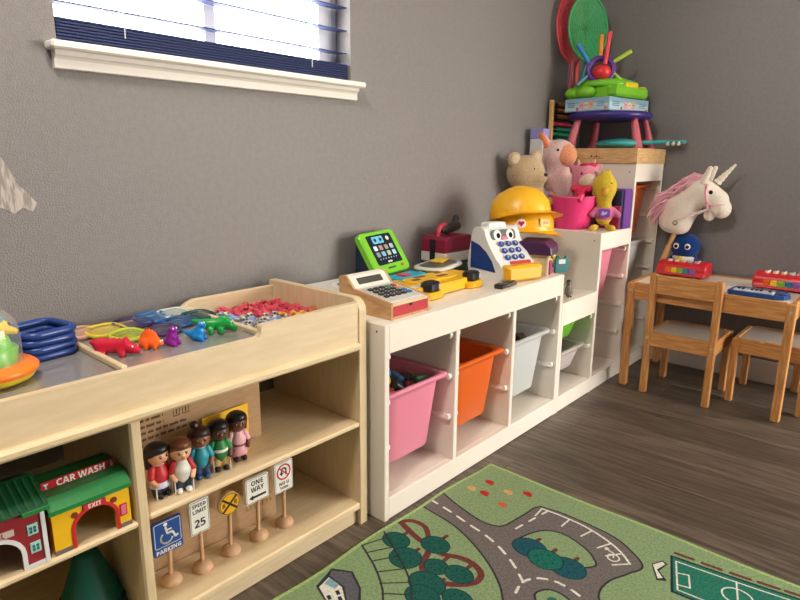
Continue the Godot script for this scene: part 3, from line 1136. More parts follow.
func storage_bins() -> void:
	var large := bin_mesh(0.23, 0.395)
	var small := bin_mesh(0.10, 0.395)
	var pink := mat("e98ba6", 0.35)
	var orange := mat("e2661f", 0.35)
	var green := mat("6cba2e", 0.35)
	var frost := clear("e4e9ea", 0.62, 0.4)
	var y := 0.3565
	single("storage_bin", large, pink, "pink plastic bin with blocks in the low unit", "bin", Transform3D(Basis(), V(0.1655, y, 0.43)), "plastic bins in the white units")
	single("storage_bin", large, orange, "orange plastic bin between the pink and clear bins", "bin", Transform3D(Basis(), V(0.4845, y, 0.428)), "plastic bins in the white units")
	single("storage_bin", large, frost, "clear plastic bin beside the orange bin", "bin", Transform3D(Basis(), V(0.814, y, 0.428)), "plastic bins in the white units")
	single("storage_bin", small, green, "shallow green bin under the lowest step", "bin", Transform3D(Basis(), V(1.1535, 0.3565, 0.405)), "plastic bins in the white units")
	single("storage_bin", small, clear("e6dcdc", 0.55, 0.4), "shallow clear bin below the green bin", "bin", Transform3D(Basis(), V(1.1535, 0.2245, 0.42)), "plastic bins in the white units")
	single("storage_bin", large, pink, "pink bin under the step with the plush toys", "bin", Transform3D(Basis(), V(1.4615, 0.6145, 0.408)), "plastic bins in the white units")
	single("storage_bin", large, orange, "orange bin at the top of the tallest step", "bin", Transform3D(Basis(), V(1.785, 0.8745, 0.412)), "plastic bins in the white units")
	single("storage_bin", large, frost, "clear bin below the orange bin of the tallest step", "bin", Transform3D(Basis(), V(1.785, 0.6145, 0.412)), "plastic bins in the white units")
	# toys heaped in the pink bin
	var rings := [[0.098, 0.398, 0.340, "2c7fc0"], [0.098, 0.374, 0.340, "e3b32a"]]
	for q in rings:
		var st := start()
		lathe(st, [Vector2(0.010, -0.010), Vector2(0.022, -0.012), Vector2(0.028, -0.006), Vector2(0.028, 0.004), Vector2(0.022, 0.010), Vector2(0.010, 0.010), Vector2(0.010, -0.010)], 22)
		single("stacking_ring", done(st), mat(q[3], 0.3), "blue stacking ring on the heap in the pink bin" if q[3] == "2c7fc0" else "yellow stacking ring on the heap in the pink bin", "toy ring", Transform3D(Basis(V(0, 0, 1), 0.25), V(q[0], q[1] - 0.012, q[2])))
	var rng := RandomNumberGenerator.new()
	rng.seed = 11
	var cols := ["b3202a", "2a8a4c", "2d2f36", "9a2230", "27527e", "3a3036", "b3202a", "30343c", "7a2634", "2f6b3e"]
	var hues := ["red", "green", "black", "crimson", "blue", "dark brown", "red", "charcoal", "maroon", "dark green"]
	var mesh := box(V(-0.022, -0.015, -0.018), V(0.022, 0.015, 0.018), 0.004)
	var wheel := lathed([Vector2(0, -0.012), Vector2(0.016, -0.012), Vector2(0.02, -0.006), Vector2(0.02, 0.006), Vector2(0.016, 0.012), Vector2(0, 0.012)], 16)
	for i in 20:
		var at := V(0.088 + 0.050 * (i % 4), 0.296 + 0.030 * int(i / 12.0) + 0.006 * (i % 3), 0.16 + 0.052 * (int(i / 4.0) % 5))
		var bs := Basis.from_euler(V(rng.randf() * 0.8, rng.randf() * 3.0, rng.randf() * 0.8))
		single("toy_block" if i % 3 else "rolling_disc_toy", mesh if i % 3 else wheel, mat(cols[i % 10], 0.35), "small %s block heaped in the pink bin" % hues[i % 10] if i % 3 else "small round %s disc toy in the pink bin" % hues[i % 10], "block" if i % 3 else "toy disc", Transform3D(bs, at), "toys heaped in the pink bin")
	# dark things in the clear bins
	for i in 8:
		var at := V(0.745 + 0.046 * (i % 4), 0.27 + 0.045 * int(i / 4.0), 0.30 + 0.03 * (i % 2))
		single("toy_block", mesh, mat(["6b4a3c", "3a2c2a", "8a7468", "523a36"][i % 4], 0.5), "%s block in the clear bin beside the orange bin" % ["brown", "dark brown", "grey brown", "red brown"][i % 4], "block", Transform3D(Basis.from_euler(V(0.3 * i, 0.9 * i, 0.2)), at), "blocks in the clear bin")
	for i in 5:
		single("toy_block", mesh, mat(["2b2728", "b98f96", "3c3436"][i % 3], 0.5), "%s block low in the shallow clear bin" % ["black", "pinkish", "dark grey"][i % 3], "block", Transform3D(Basis.from_euler(V(0.2 * i, 1.1 * i, 0.1)), V(1.08 + 0.04 * i, 0.156, 0.33)), "blocks in the shallow bin")
	for i in 3:
		single("toy_block", mesh, mat(["2b2728", "57493f", "3c3436"][i % 3], 0.5), "%s block on top in the shallow clear bin" % ["black", "brown", "dark grey"][i % 3], "block", Transform3D(Basis.from_euler(V(0.2 * i, 0.7 * i, 0.1)), V(1.08 + 0.05 * i, 0.192, 0.34)), "blocks in the shallow bin")

func pine(k := 0) -> StandardMaterial3D:
	return [wood("pine_x", "b87c42", "d29a5c", V(1.2, 14.0, 14.0), 0.45), wood("pine_y", "b87c42", "d29a5c", V(14.0, 1.2, 14.0), 0.45), wood("pine_z", "b87c42", "d29a5c", V(14.0, 14.0, 1.2), 0.45)][k]

func pine_table() -> void:
	var t := thing("kids_table", "low pine children's table with white top", "table", V(1.497, 0, 0.497))
	var dx := 0.45
	var dz := 0.63
	var h := 0.472
	for q in [[0.0, 0.0], [dx - 0.031, 0.0], [0.0, dz - 0.031], [dx - 0.031, dz - 0.031]]:
		part("leg", box(V(q[0], 0, q[1]), V(q[0] + 0.031, h - 0.004, q[1] + 0.031), 0.003), pine(1), t)
	part("front_apron", box(V(0.004, h - 0.075, 0.031), V(0.02, h, dz - 0.031), 0.002), pine(2), t)
	part("back_apron", box(V(dx - 0.02, h - 0.075, 0.031), V(dx - 0.004, h, dz - 0.031), 0.002), pine(2), t)
	part("side_apron", box(V(0.031, h - 0.075, 0.004), V(dx - 0.031, h, 0.02), 0.002), pine(0), t)
	part("side_apron", box(V(0.031, h - 0.075, dz - 0.02), V(dx - 0.031, h, dz - 0.004), 0.002), pine(0), t)
	part("table_top", box(V(0.02, h - 0.012, 0.02), V(dx - 0.02, h - 0.004, dz - 0.02), 0.001), mat("e4ddd2", 0.4), t)
	for z in [0.0155, dz - 0.0155]:
		part("bolt", cyl(V(-0.002, h - 0.035, z), V(0.002, h - 0.035, z), 0.006), mat("b9b4a8", 0.3), t)

func chair_at(label: String, at: Vector3, turn: float) -> void:     # the back stands at x = 0, the seat reaches to x = 0.28, z 0..0.28
	var t := thing("kids_chair", label, "chair", at, turn, "pine children's chairs")
	var w := 0.28
	for z in [0.0, w - 0.027]:
		part("back_leg", box(V(0, 0, z), V(0.025, 0.524, z + 0.027), 0.003), pine(1), t)
		part("front_leg", box(V(w - 0.027, 0, z), V(w, 0.272, z + 0.027), 0.003), pine(1), t)
		part("bolt", cyl(V(-0.002, 0.25, z + 0.0135), V(0.001, 0.25, z + 0.0135), 0.006), mat("c9b27a", 0.3), t)
	part("backrest", box(V(0.004, 0.44, 0.027), V(0.02, 0.52, w - 0.027), 0.003), pine(2), t)
	part("rear_rail", box(V(0.004, 0.214, 0.027), V(0.02, 0.276, w - 0.027), 0.002), pine(2), t)
	part("front_rail", box(V(w - 0.02, 0.214, 0.027), V(w - 0.004, 0.276, w - 0.027), 0.002), pine(2), t)
	part("side_rail", box(V(0.025, 0.214, 0.004), V(w - 0.027, 0.276, 0.02), 0.002), pine(0), t)
	part("side_rail", box(V(0.025, 0.214, w - 0.02), V(w - 0.027, 0.276, w - 0.004), 0.002), pine(0), t)
	part("seat", box(V(0.02, 0.264, 0.02), V(w - 0.02, 0.272, w - 0.02), 0.001), mat("b3aaa0", 0.45), t)

func pine_chairs() -> void:
	chair_at("pine children's chair with its back to the front of the table", V(1.462, 0, 0.602), 0.0)
	chair_at("pine children's chair tucked under the table beside the backrest of another", V(1.612, 0, 1.186), 90.0)

# ================= toys on the grey tray =================
const TY := 0.595

func tray_toys() -> void:
	# domed popper toy
	var d := thing("dome_toy", "clear dome toy with a bird figure on an orange and yellow base", "toy", V(-0.812, TY, 0.272))
	part("base", lathed([Vector2(0, 0), Vector2(0.045, 0), Vector2(0.062, 0.008), Vector2(0.068, 0.018)], 32), mat("e9d23a", 0.3), d)
	part("rim", lathed([Vector2(0.066, 0.016), Vector2(0.071, 0.020), Vector2(0.072, 0.027), Vector2(0.066, 0.033), Vector2(0.05, 0.035), Vector2(0, 0.035)], 32), mat("ee7b22", 0.3), d)
	part("tub", lathed([Vector2(0.040, 0.035), Vector2(0.044, 0.06), Vector2(0.041, 0.063), Vector2(0, 0.06)], 28), mat("6cbf35", 0.3), d)
	part("bird_body", blob([["e", V(0.008, 0.070, 0.008), V(0.024, 0.022, 0.024)], ["c", V(0.008, 0.08, 0.008), V(0.012, 0.09, 0.01), 0.014, 0.012]], 0.0035, 0.008), mat("7ac943", 0.35), d)
	part("bird_head", blob([["e", V(0.016, 0.098, 0.01), V(0.017, 0.015, 0.017)], ["c", V(0.026, 0.094, 0.018), V(0.036, 0.091, 0.024), 0.008, 0.006]], 0.003, 0.005), mat("ecc52c", 0.35), d)
	part("cap", blob([["e", V(0.008, 0.110, 0.007), V(0.018, 0.012, 0.018)]], 0.003), mat("2f9aa6", 0.3), d)
	part("eye", ellipsoid(V(0.030, 0.102, 0.018), V(0.0035, 0.0045, 0.0035), 10, 8), mat("1b1b1f", 0.2), d)
	part("clear_dome", lathed([Vector2(0.049, 0.035), Vector2(0.049, 0.085), Vector2(0.047, 0.1), Vector2(0.041, 0.114), Vector2(0.03, 0.126), Vector2(0.016, 0.133), Vector2(0, 0.135)], 32), clear("f4f8fa", 0.10, 0.04), d)
	# stacked blue square rings
	for i in 4:
		var s := start()
		var pts := []
		for p in rounded(0.096, 0.100, 0.022, 6):
			pts.append(V(p.x, 0, p.y))
		tube(s, pts, 0.0076, 10, true)
		var lab: String = ["lowest", "second", "third", "topmost"][i]
		single("square_ring", done(s), mat("1f3f86", 0.22), "blue rounded square ring, %s of the stack on the tray" % lab, "toy ring", Transform3D(Basis(V(0, 1, 0), 0.12 + 0.1 * (i % 2)), V(-0.700 + 0.002 * (i % 2), TY + 0.0077 + 0.0148 * i, 0.158)), "blue square rings")
	# see-through colour lenses lying at the back of the tray
	var lens := [
		[-0.60, 0.095, 0.035, "c99a86", "pale peach see-through lens with a scalloped rim", 0.3], [-0.555, 0.115, 0.040, "d8c23a", "yellow see-through lens lying behind the red dinosaur", 0.1],
		[-0.535, 0.185, 0.036, "b7c03a", "olive yellow see-through lens beside the orange dinosaur", 0.5], [-0.485, 0.10, 0.040, "3a2350", "dark purple framed see-through lens at the back of the tray", 0.2],
		[-0.430, 0.085, 0.040, "1c6fb4", "bright blue framed see-through lens at the back of the tray", 0.1], [-0.375, 0.082, 0.036, "c9d6cf", "almost colourless see-through lens behind the blue lenses", 0.0],
		[-0.405, 0.165, 0.034, "16508c", "deep blue framed see-through lens behind the blue dinosaur", 0.3], [-0.465, 0.205, 0.034, "42305c", "violet framed see-through lens behind the purple dinosaur", 0.4], [-0.345, 0.145, 0.036, "0e4a4c", "dark teal framed see-through lens behind the green dinosaur", 0.2]]
	for i in lens.size():
		var q: Array = lens[i]
		var l := thing("colour_lens", q[4], "toy lens", V(q[0], TY, q[1]), rad_to_deg(q[5]), "see-through colour lenses")
		var tilt := Transform3D(Basis(V(1, 0, 0), 0.10), V(0, 0.0105, 0))
		var pts := []
		for p in rounded(q[2] * 2, q[2] * 1.7, q[2] * 0.6, 6):
			pts.append(tilt * V(p.x, 0, p.y))
		var s := start()
		tube(s, pts, 0.0045, 8, true)
		part("rim", done(s), mat(q[3], 0.15), l)
		var g := start()
		lathe(g, [Vector2(0, 0.010), Vector2(0.4, 0.0085), Vector2(0.7, 0.005), Vector2(0.98, 0.0)], 24, tilt * Transform3D(Basis.from_scale(V(q[2], 1, q[2] * 0.85)), Vector3.ZERO))
		part("lens", done(g), clear(q[3], 0.52, 0.08), l)
	# soft plastic dinosaurs
	var y := TY
	var spiky := func(n: int, a: Vector3, b: Vector3, rise: float, r0: float) -> Array:
		var out := []
		for i in n:
			var p := a.lerp(b, float(i) / (n - 1))
			var hh := rise * (0.55 + 0.45 * sin(PI * i / (n - 1)))
			out.append(["c", p, p + V(0, hh, 0), r0, 0.0016])
		return out
	# red one, lying long
	var red := [["c", V(-0.032, 0.022, -0.01), V(0.012, 0.021, 0.004), 0.017, 0.016], ["c", V(-0.05, 0.03, -0.016), V(-0.03, 0.022, -0.01), 0.007, 0.014], ["c", V(0.012, 0.022, 0.004), V(0.034, 0.018, 0.014), 0.014, 0.012], ["c", V(0.034, 0.015, 0.014), V(0.046, 0.012, 0.02), 0.010, 0.007], ["c", V(-0.028, 0.012, 0.006), V(-0.028, 0.005, 0.012), 0.008, 0.006], ["c", V(0.010, 0.012, 0.016), V(0.014, 0.005, 0.022), 0.008, 0.006], ["c", V(-0.028, 0.012, -0.02), V(-0.028, 0.005, -0.024), 0.008, 0.006], ["c", V(0.012, 0.012, -0.008), V(0.014, 0.005, -0.014), 0.008, 0.006], ["e", V(0.022, 0.030, 0.008), V(0.006, 0.014, 0.015)]]
	red.append_array(spiky.call(5, V(-0.035, 0.032, -0.01), V(0.008, 0.034, 0.004), 0.009, 0.005))
	dino("red see-through plastic dinosaur lying beside the tray divider", blob(red, 0.0026, 0.006), "c2183a", V(-0.600, y, 0.275), -30.0, [V(0.036, 0.024, 0.025), V(0.044, 0.021, 0.013)])
	var org := [["c", V(-0.012, 0.016, 0), V(0.010, 0.016, 0), 0.014, 0.013], ["c", V(-0.012, 0.014, 0), V(-0.026, 0.006, 0), 0.009, 0.004], ["c", V(0.012, 0.017, 0), V(0.024, 0.013, 0.002), 0.009, 0.006], ["c", V(-0.008, 0.010, 0.01), V(-0.008, 0.004, 0.012), 0.006, 0.005], ["c", V(0.010, 0.010, 0.01), V(0.012, 0.004, 0.012), 0.006, 0.005], ["c", V(-0.008, 0.010, -0.01), V(-0.008, 0.004, -0.012), 0.006, 0.005], ["c", V(0.010, 0.010, -0.01), V(0.012, 0.004, -0.012), 0.006, 0.005], ["e", V(0.0, 0.028, 0), V(0.011, 0.016, 0.007)]]
	org.append_array(spiky.call(6, V(-0.018, 0.024, 0), V(0.013, 0.026, 0), 0.024, 0.006))
	dino("orange see-through plastic dinosaur with spiny back plates", blob(org, 0.0024, 0.005), "f0641e", V(-0.535, y, 0.284), -38.0, [V(0.024, 0.019, 0.007), V(0.026, 0.018, -0.002)])
	var pur := [["c", V(0, 0.012, 0), V(0.002, 0.028, 0), 0.0145, 0.010], ["c", V(0.002, 0.03, 0), V(0.006, 0.040, 0.002), 0.009, 0.0085], ["c", V(0.008, 0.040, 0.003), V(0.014, 0.038, 0.005), 0.006, 0.004], ["c", V(-0.008, 0.010, 0), V(-0.022, 0.004, 0), 0.009, 0.004], ["c", V(0.008, 0.008, 0.009), V(0.014, 0.004, 0.010), 0.007, 0.005], ["c", V(0.008, 0.008, -0.009), V(0.014, 0.004, -0.010), 0.007, 0.005], ["c", V(0.008, 0.024, 0.007), V(0.014, 0.020, 0.008), 0.004, 0.003], ["c", V(0.008, 0.024, -0.007), V(0.014, 0.020, -0.008), 0.004, 0.003]]
	dino("purple see-through plastic dinosaur sitting upright", blob(pur, 0.0024, 0.005), "8a1f9a", V(-0.494, y, 0.294), -55.0, [V(0.011, 0.044, 0.009), V(0.013, 0.043, -0.003)])
	var blu := [["c", V(-0.004, 0.014, 0), V(0.004, 0.022, 0), 0.016, 0.013], ["c", V(0.004, 0.026, 0), V(0.008, 0.040, 0.002), 0.010, 0.007], ["c", V(0.008, 0.042, 0.002), V(0.018, 0.038, 0.004), 0.007, 0.005], ["c", V(-0.012, 0.012, 0), V(-0.044, 0.020, -0.012), 0.010, 0.003], ["c", V(0.008, 0.008, 0.010), V(0.014, 0.004, 0.012), 0.008, 0.006], ["c", V(0.008, 0.008, -0.010), V(0.014, 0.004, -0.012), 0.008, 0.006]]
	dino("bright blue see-through plastic dinosaur with a raised tail", blob(blu, 0.0024, 0.005), "1585d0", V(-0.436, y, 0.300), -50.0, [V(0.014, 0.045, 0.008), V(0.016, 0.044, -0.002)])
	var grn := [["c", V(-0.03, 0.024, -0.006), V(0.006, 0.024, 0.0), 0.014, 0.016], ["c", V(-0.03, 0.026, -0.006), V(-0.062, 0.034, -0.018), 0.012, 0.005], ["c", V(0.006, 0.026, 0), V(0.02, 0.024, 0.006), 0.015, 0.013], ["c", V(0.02, 0.018, 0.006), V(0.036, 0.012, 0.012), 0.010, 0.008], ["c", V(0.0, 0.012, 0.014), V(0.004, 0.005, 0.018), 0.008, 0.006], ["c", V(-0.024, 0.012, 0.010), V(-0.022, 0.005, 0.014), 0.008, 0.006], ["c", V(0.002, 0.012, -0.014), V(0.004, 0.005, -0.018), 0.008, 0.006], ["c", V(-0.024, 0.012, -0.016), V(-0.022, 0.005, -0.02), 0.008, 0.006], ["e", V(0.014, 0.038, 0.004), V(0.009, 0.009, 0.010)]]
	dino("green see-through plastic dinosaur stretched out by the counters", blob(grn, 0.0026, 0.006), "1d9a44", V(-0.374, y, 0.285), -24.0, [V(0.027, 0.030, 0.017), V(0.033, 0.028, 0.001)])

func dino(label: String, mesh: Mesh, col: String, at: Vector3, turn: float, eyes: Array) -> void:
	var d := thing("toy_dinosaur", label, "toy dinosaur", at, turn, "see-through dinosaurs")
	d.scale = Vector3.ONE * 0.88
	part("body", mesh, gel(col), d)
	for e in eyes:
		part("eye", ellipsoid(e, V(0.0022, 0.0026, 0.0022), 8, 6), mat("f2f2f2", 0.2), d)

func counters() -> void:      # small animal counters heaped in the end tray
	var cub := blob([["e", V(0, 0.008, 0), V(0.012, 0.008, 0.009)], ["e", V(0.010, 0.015, 0), V(0.007, 0.007, 0.0065)], ["c", V(0.012, 0.02, 0.004), V(0.013, 0.022, 0.005), 0.002, 0.0016], ["c", V(0.012, 0.02, -0.004), V(0.013, 0.022, -0.005), 0.002, 0.0016], ["c", V(-0.007, 0.003, 0.006), V(-0.007, 0.002, 0.007), 0.003, 0.002], ["c", V(0.007, 0.003, 0.006), V(0.007, 0.002, 0.007), 0.003, 0.002], ["c", V(-0.007, 0.003, -0.006), V(-0.007, 0.002, -0.007), 0.003, 0.002], ["c", V(0.007, 0.003, -0.006), V(0.007, 0.002, -0.007), 0.003, 0.002]], 0.002, 0.004)
	var cow := StandardMaterial3D.new()
	cow.resource_name = "black_and_white_hide"
	var t := noise("cowtex", 0.02, 2, FastNoiseLite.TYPE_SIMPLEX_SMOOTH, 256, Color("1d1b1c"), Color("e9e6e2"), 0.45, 0.5)
	cow.albedo_texture = t
	cow.uv1_triplanar = true
	cow.uv1_scale = V(16, 16, 16)
	cow.roughness = 0.35
	var rng := RandomNumberGenerator.new()
	rng.seed = 3
	var n := 0
	for iz in 10:
		for ix in 10:
			var x := -0.298 + ix * 0.0255 + rng.randf_range(-0.003, 0.003)
			var z := 0.072 + iz * 0.0285 + rng.randf_range(-0.003, 0.003)
			if x > -0.066 or z > 0.362:
				continue
			var m: Material
			var lab: String
			var grp: String
			# the reds lie to the back, the cows by the divider, yellows to the front, greys between
			var s := (x + 0.30) * 0.9 - (z - 0.06)
			if z < 0.205 and x > -0.255 + (z - 0.06) * 0.4 or (x > -0.14 and z < 0.225):
				m = mat(["c8384a", "d4505e", "b52c46", "cf4458"][n % 4], 0.3)
				lab = "small red animal counter in the end tray"
				grp = "red animal counters"
			elif x < -0.17 and z < 0.30:
				m = cow if n % 4 else mat("7d9ad6", 0.3)
				lab = "small black and white cow counter in the end tray" if n % 4 else "small pale blue animal counter among the cow counters"
				grp = "cow counters" if n % 4 else "blue animal counters"
			elif x > -0.17 and z < 0.30:
				m = mat("e6b23a", 0.3) if n % 3 else mat("c7683a", 0.3)
				lab = "small yellow animal counter in the end tray" if n % 3 else "small orange animal counter among the yellow counters"
				grp = "yellow animal counters" if n % 3 else "orange animal counters"
			else:
				m = mat("8d9696", 0.3)
				lab = "small grey animal counter behind the front rail"
				grp = "grey animal counters"
			var lift := 0.0
			single("animal_counter", cub, m, lab, "counter", Transform3D(Basis(V(0, 1, 0), rng.randf() * TAU) * Basis.from_scale(V(1.15, 0.72, 1.15)), V(x, 0.576 + lift, z)), grp)
			n += 1

# ================= toys in the birch shelf =================
func arch(w: float, h: float, x: float) -> PackedVector2Array:      # opening with a rounded head, standing on y = 0
	var out := PackedVector2Array([Vector2(x - w / 2, 0)])
	for i in 13:
		var a := PI - PI * i / 12
		out.append(Vector2(x + w / 2 * cos(a), h - w * 0.42 + w * 0.42 * sin(a)))
	out.append(Vector2(x + w / 2, 0))
	return out

func with_arch(w: float, h: float, x: float, aw: float, ah: float) -> PackedVector2Array:
	var out := PackedVector2Array([Vector2(-w / 2, 0)])
	out.append_array(arch(aw, ah, x))
	out.append_array(PackedVector2Array([Vector2(w / 2, 0), Vector2(w / 2, h), Vector2(-w / 2, h)]))
	return out

func ring_of(a: PackedVector2Array, grow: float, h: float) -> PackedVector2Array:     # band round an arch
	var c := Vector2((a[0].x + a[a.size() - 1].x) / 2, h * 0.45)
	var out := PackedVector2Array(a)
	for i in range(a.size() - 1, -1, -1):
		var p := a[i]
		var v := p - c
		v.y = maxf(v.y, 0.0) if p.y > 0.001 else 0.0
		if p.y <= 0.001:
			out.append(Vector2(p.x + signf(p.x - c.x) * grow, 0))
		else:
			out.append(p + v.normalized() * grow)
	return out

func cubby_toys() -> void:
	# car wash
	var y := 0.2995
	var t := thing("toy_car_wash", "yellow toy car wash building with a green roof and red sign", "toy building", V(-0.722, y, 0.398), 0.0)
	var yel := mat("e9b61a", 0.35)
	var red := mat("a8202c", 0.35)
	var grn := mat("1c7a3c", 0.35)
	var wall := with_arch(0.134, 0.078, 0.004, 0.072, 0.064)
	part("front_wall", slab(wall, 0.008, Transform3D(Basis(), V(0, 0, -0.008)), 0.0), yel, t)
	part("rear_wall", slab(wall, 0.008, Transform3D(Basis(), V(0, 0, -0.128)), 0.0), yel, t)
	part("side_wall", box(V(-0.067, 0, -0.12), V(-0.059, 0.078, -0.008)), yel, t)
	part("side_wall", box(V(0.059, 0, -0.12), V(0.067, 0.078, -0.008)), yel, t)
	part("arch_trim", slab(ring_of(arch(0.072, 0.064, 0.004), 0.006, 0.064), 0.002), mat("c4222c", 0.35), t)
	part("kerb", box(V(-0.067, 0, 0.0), V(-0.039, 0.008, 0.0015), 0.0), mat("6b6258", 0.6), t)
	part("kerb", box(V(0.047, 0, 0.0), V(0.067, 0.008, 0.0015), 0.0), mat("6b6258", 0.6), t)
	# roof: upright fascia, sloping upper part
	var rf := PackedVector2Array([Vector2(0.004, 0.078), Vector2(0.004, 0.086), Vector2(-0.018, 0.104), Vector2(-0.118, 0.104), Vector2(-0.138, 0.086), Vector2(-0.138, 0.078)])
	part("roof", slab(rf, 0.142, Transform3D(Basis(V(0, 0, 1), V(0, 1, 0), V(-1, 0, 0)), V(0.071, 0, 0))), grn, t)
	part("roof_board", box(V(-0.068, 0.104, -0.098), V(0.068, 0.108, -0.052), 0.001), mat("2b8f4a", 0.35), t)
	var sg := part("roof_sign", box(V(-0.066, 0.104, -0.050), V(0.066, 0.120, -0.045), 0.002), red, t)
	lettering("CAR WASH", 0.0125, mat("e6e0d8", 0.4), sg, Transform3D(Basis(), V(0.004, 0.112, -0.0446)))
	var cup := PackedVector2Array([Vector2(-0.005, 0.005), Vector2(0.005, 0.005), Vector2(0.001, 0), Vector2(0.001, -0.004), Vector2(0.003, -0.005), Vector2(-0.003, -0.005), Vector2(-0.001, -0.004), Vector2(-0.001, 0)])
	part("cup_mark", slab(cup, 0.0008, Transform3D(Basis(), V(-0.056, 0.1118, -0.045))), mat("bcd8d4", 0.4), sg)
	var drop := PackedVector2Array([Vector2(0, 0.006), Vector2(0.003, 0.0), Vector2(0.0022, -0.004), Vector2(0, -0.005), Vector2(-0.0022, -0.004), Vector2(-0.003, 0.0)])
	part("drop_mark", slab(drop, 0.0008, Transform3D(Basis(), V(0.0585, 0.112, -0.045))), mat("9fc3d8", 0.4), sg)
	var ex := part("exit_sign", box(V(-0.016, 0.064, 0.0), V(0.024, 0.0765, 0.003), 0.0008), mat("b52a36", 0.35), t)
	lettering("EXIT", 0.008, mat("f0dcd8", 0.4), ex, Transform3D(Basis(), V(0.004, 0.070, 0.0033)))
	for x in [-0.030, 0.038]:
		part("round_lamp", slab(circle(0.0055, 18), 0.002, Transform3D(Basis(), V(x, 0.063, 0.0))), mat("7c2a1e", 0.4), t)
	var win := part("price_board", box(V(0.047, 0.024, 0.0), V(0.060, 0.048, 0.002), 0.0005), red, t)
	part("board_face", box(V(0.0490, 0.0265, 0.002), V(0.0580, 0.0455, 0.0026), 0.0), mat("d66a8a", 0.4), win)
	# school
	var s := thing("toy_school", "red toy school building with a green ribbed roof", "toy building", V(-0.882, y, 0.400), 0.0)
	var brick := mat("8e1f2c", 0.4)
	var wht := mat("dcdde0", 0.4)
	var sw := with_arch(0.164, 0.106, 0.0, 0.086, 0.068)
	part("front_wall", slab(sw, 0.008, Transform3D(Basis(), V(0, 0, -0.008))), brick, s)
	part("rear_wall", slab(sw, 0.008, Transform3D(Basis(), V(0, 0, -0.128))), brick, s)
	for x in [-0.082, 0.074]:
		part("side_wall", box(V(x, 0, -0.12), V(x + 0.008, 0.102, -0.008)), brick, s)
	part("arch_trim", slab(ring_of(arch(0.086, 0.068, 0.0), 0.007, 0.068), 0.002), wht, s)
	part("corner_post", box(V(0.076, 0, 0.0), V(0.083, 0.102, 0.003), 0.0005), wht, s)
	part("corner_post", box(V(-0.083, 0, 0.0), V(-0.076, 0.102, 0.003), 0.0005), wht, s)
	part("kerb", box(V(0.05, 0, 0.0), V(0.076, 0.007, 0.002), 0.0), wht, s)
	part("kerb", box(V(-0.076, 0, 0.0), V(-0.05, 0.007, 0.002), 0.0), wht, s)
	for q in [[0.063, 0.070], [0.064, 0.036], [-0.063, 0.070], [-0.064, 0.036]]:
		var wn := part("window", box(V(q[0] - 0.008, q[1] - 0.010, 0.0), V(q[0] + 0.008, q[1] + 0.010, 0.002), 0.0005), mat("9fd0c8", 0.4), s)
		for k in [[-0.005, -0.003], [0.001, -0.003], [-0.005, 0.003], [0.001, 0.003]]:
			part("pane", box(V(q[0] + k[0], q[1] + k[1] - 0.003, 0.002), V(q[0] + k[0] + 0.004, q[1] + k[1] + 0.002, 0.0026), 0.0), mat("2c6b74", 0.2), wn)
	var pl := part("name_plate", box(V(-0.036, 0.072, 0.0), V(0.036, 0.084, 0.003), 0.0008), mat("c7b6b0", 0.4), s)
	lettering("SCHOOL", 0.0085, mat("8a2a30", 0.4), pl, Transform3D(Basis(), V(0, 0.078, 0.0033)))
	var bell := part("bell_window", slab(PackedVector2Array([Vector2(-0.012, 0), Vector2(0.012, 0), Vector2(0.012, 0.006), Vector2(0.007, 0.013), Vector2(-0.007, 0.013), Vector2(-0.012, 0.006)]), 0.002, Transform3D(Basis(), V(0.0, 0.087, 0.0))), mat("d9b51e", 0.4), s)
	bell.name = "bell_window"
	# ribbed roof with strips
	var roof := start()
	bx(roof, V(-0.090, 0.0, -0.078), V(0.090, 0.004, 0.0), 0.001, Transform3D(Basis(V(1, 0, 0), deg_to_rad(22.0)), V(0, 0.106, 0.008)))
	bx(roof, V(-0.090, 0.0, 0.0), V(0.090, 0.004, 0.078), 0.001, Transform3D(Basis(V(1, 0, 0), deg_to_rad(-22.0)), V(0, 0.106, -0.136)))
	var ro := part("roof", done(roof), mat("11492b", 0.4), s)
	for i in 15:
		var st := start()
		bx(st, V(-0.0022, 0.004, -0.074), V(0.0022, 0.0056, -0.002), 0.001, Transform3D(Basis(V(1, 0, 0), deg_to_rad(22.0)), V(-0.084 + 0.012 * i, 0.106, 0.008)))
		part("rib", done(st), mat("155733", 0.4), ro)
	part("verge", box(V(0.048, 0.100, 0.0), V(0.091, 0.108, 0.011), 0.001), grn, s)
	part("verge", box(V(-0.091, 0.100, 0.0), V(-0.048, 0.108, 0.011), 0.001), grn, s)
	# dark green cone on the bottom shelf
	var cn := thing("toy_cone", "dark green cone standing on the bottom shelf", "cone", V(-0.70, 0.067, 0.27))
	part("cone", lathed([Vector2(0, 0), Vector2(0.072, 0), Vector2(0.072, 0.008), Vector2(0.064, 0.012), Vector2(0.024, 0.128), Vector2(0.018, 0.134), Vector2(0, 0.135)], 30), mat("12685c", 0.35), cn)
	part("base_rim", lathed([Vector2(0.064, 0.016), Vector2(0.066, 0.022), Vector2(0.062, 0.028), Vector2(0.060, 0.022), Vector2(0.064, 0.016)], 30), mat("20264c", 0.4), cn)
	# yellow box at the end of the bottom shelf
	single("yellow_box", box(V(-0.07, 0, -0.05), V(0.07, 0.115, 0.05), 0.006), mat("e3bf2c", 0.4), "yellow box on the bottom shelf beside the cone", "box", Transform3D(Basis(V(0, 1, 0), 0.2), V(-0.915, 0.067, 0.30)))
	# cardboard boxes
	var cb := cardboard()
	var c1 := thing("cardboard_box", "cardboard box with printed lines behind the five dolls", "box", V(-0.445, 0.303, 0.278), 1.5)
	box_carton(c1, 0.355, 0.192, 0.20, cb)
	var ink := mat("4a3828", 0.8)
	print_lines(c1, ink)
	var c2 := thing("cardboard_box", "cardboard box behind the toy road signs", "box", V(-0.422, 0.067, 0.268), -3.0)
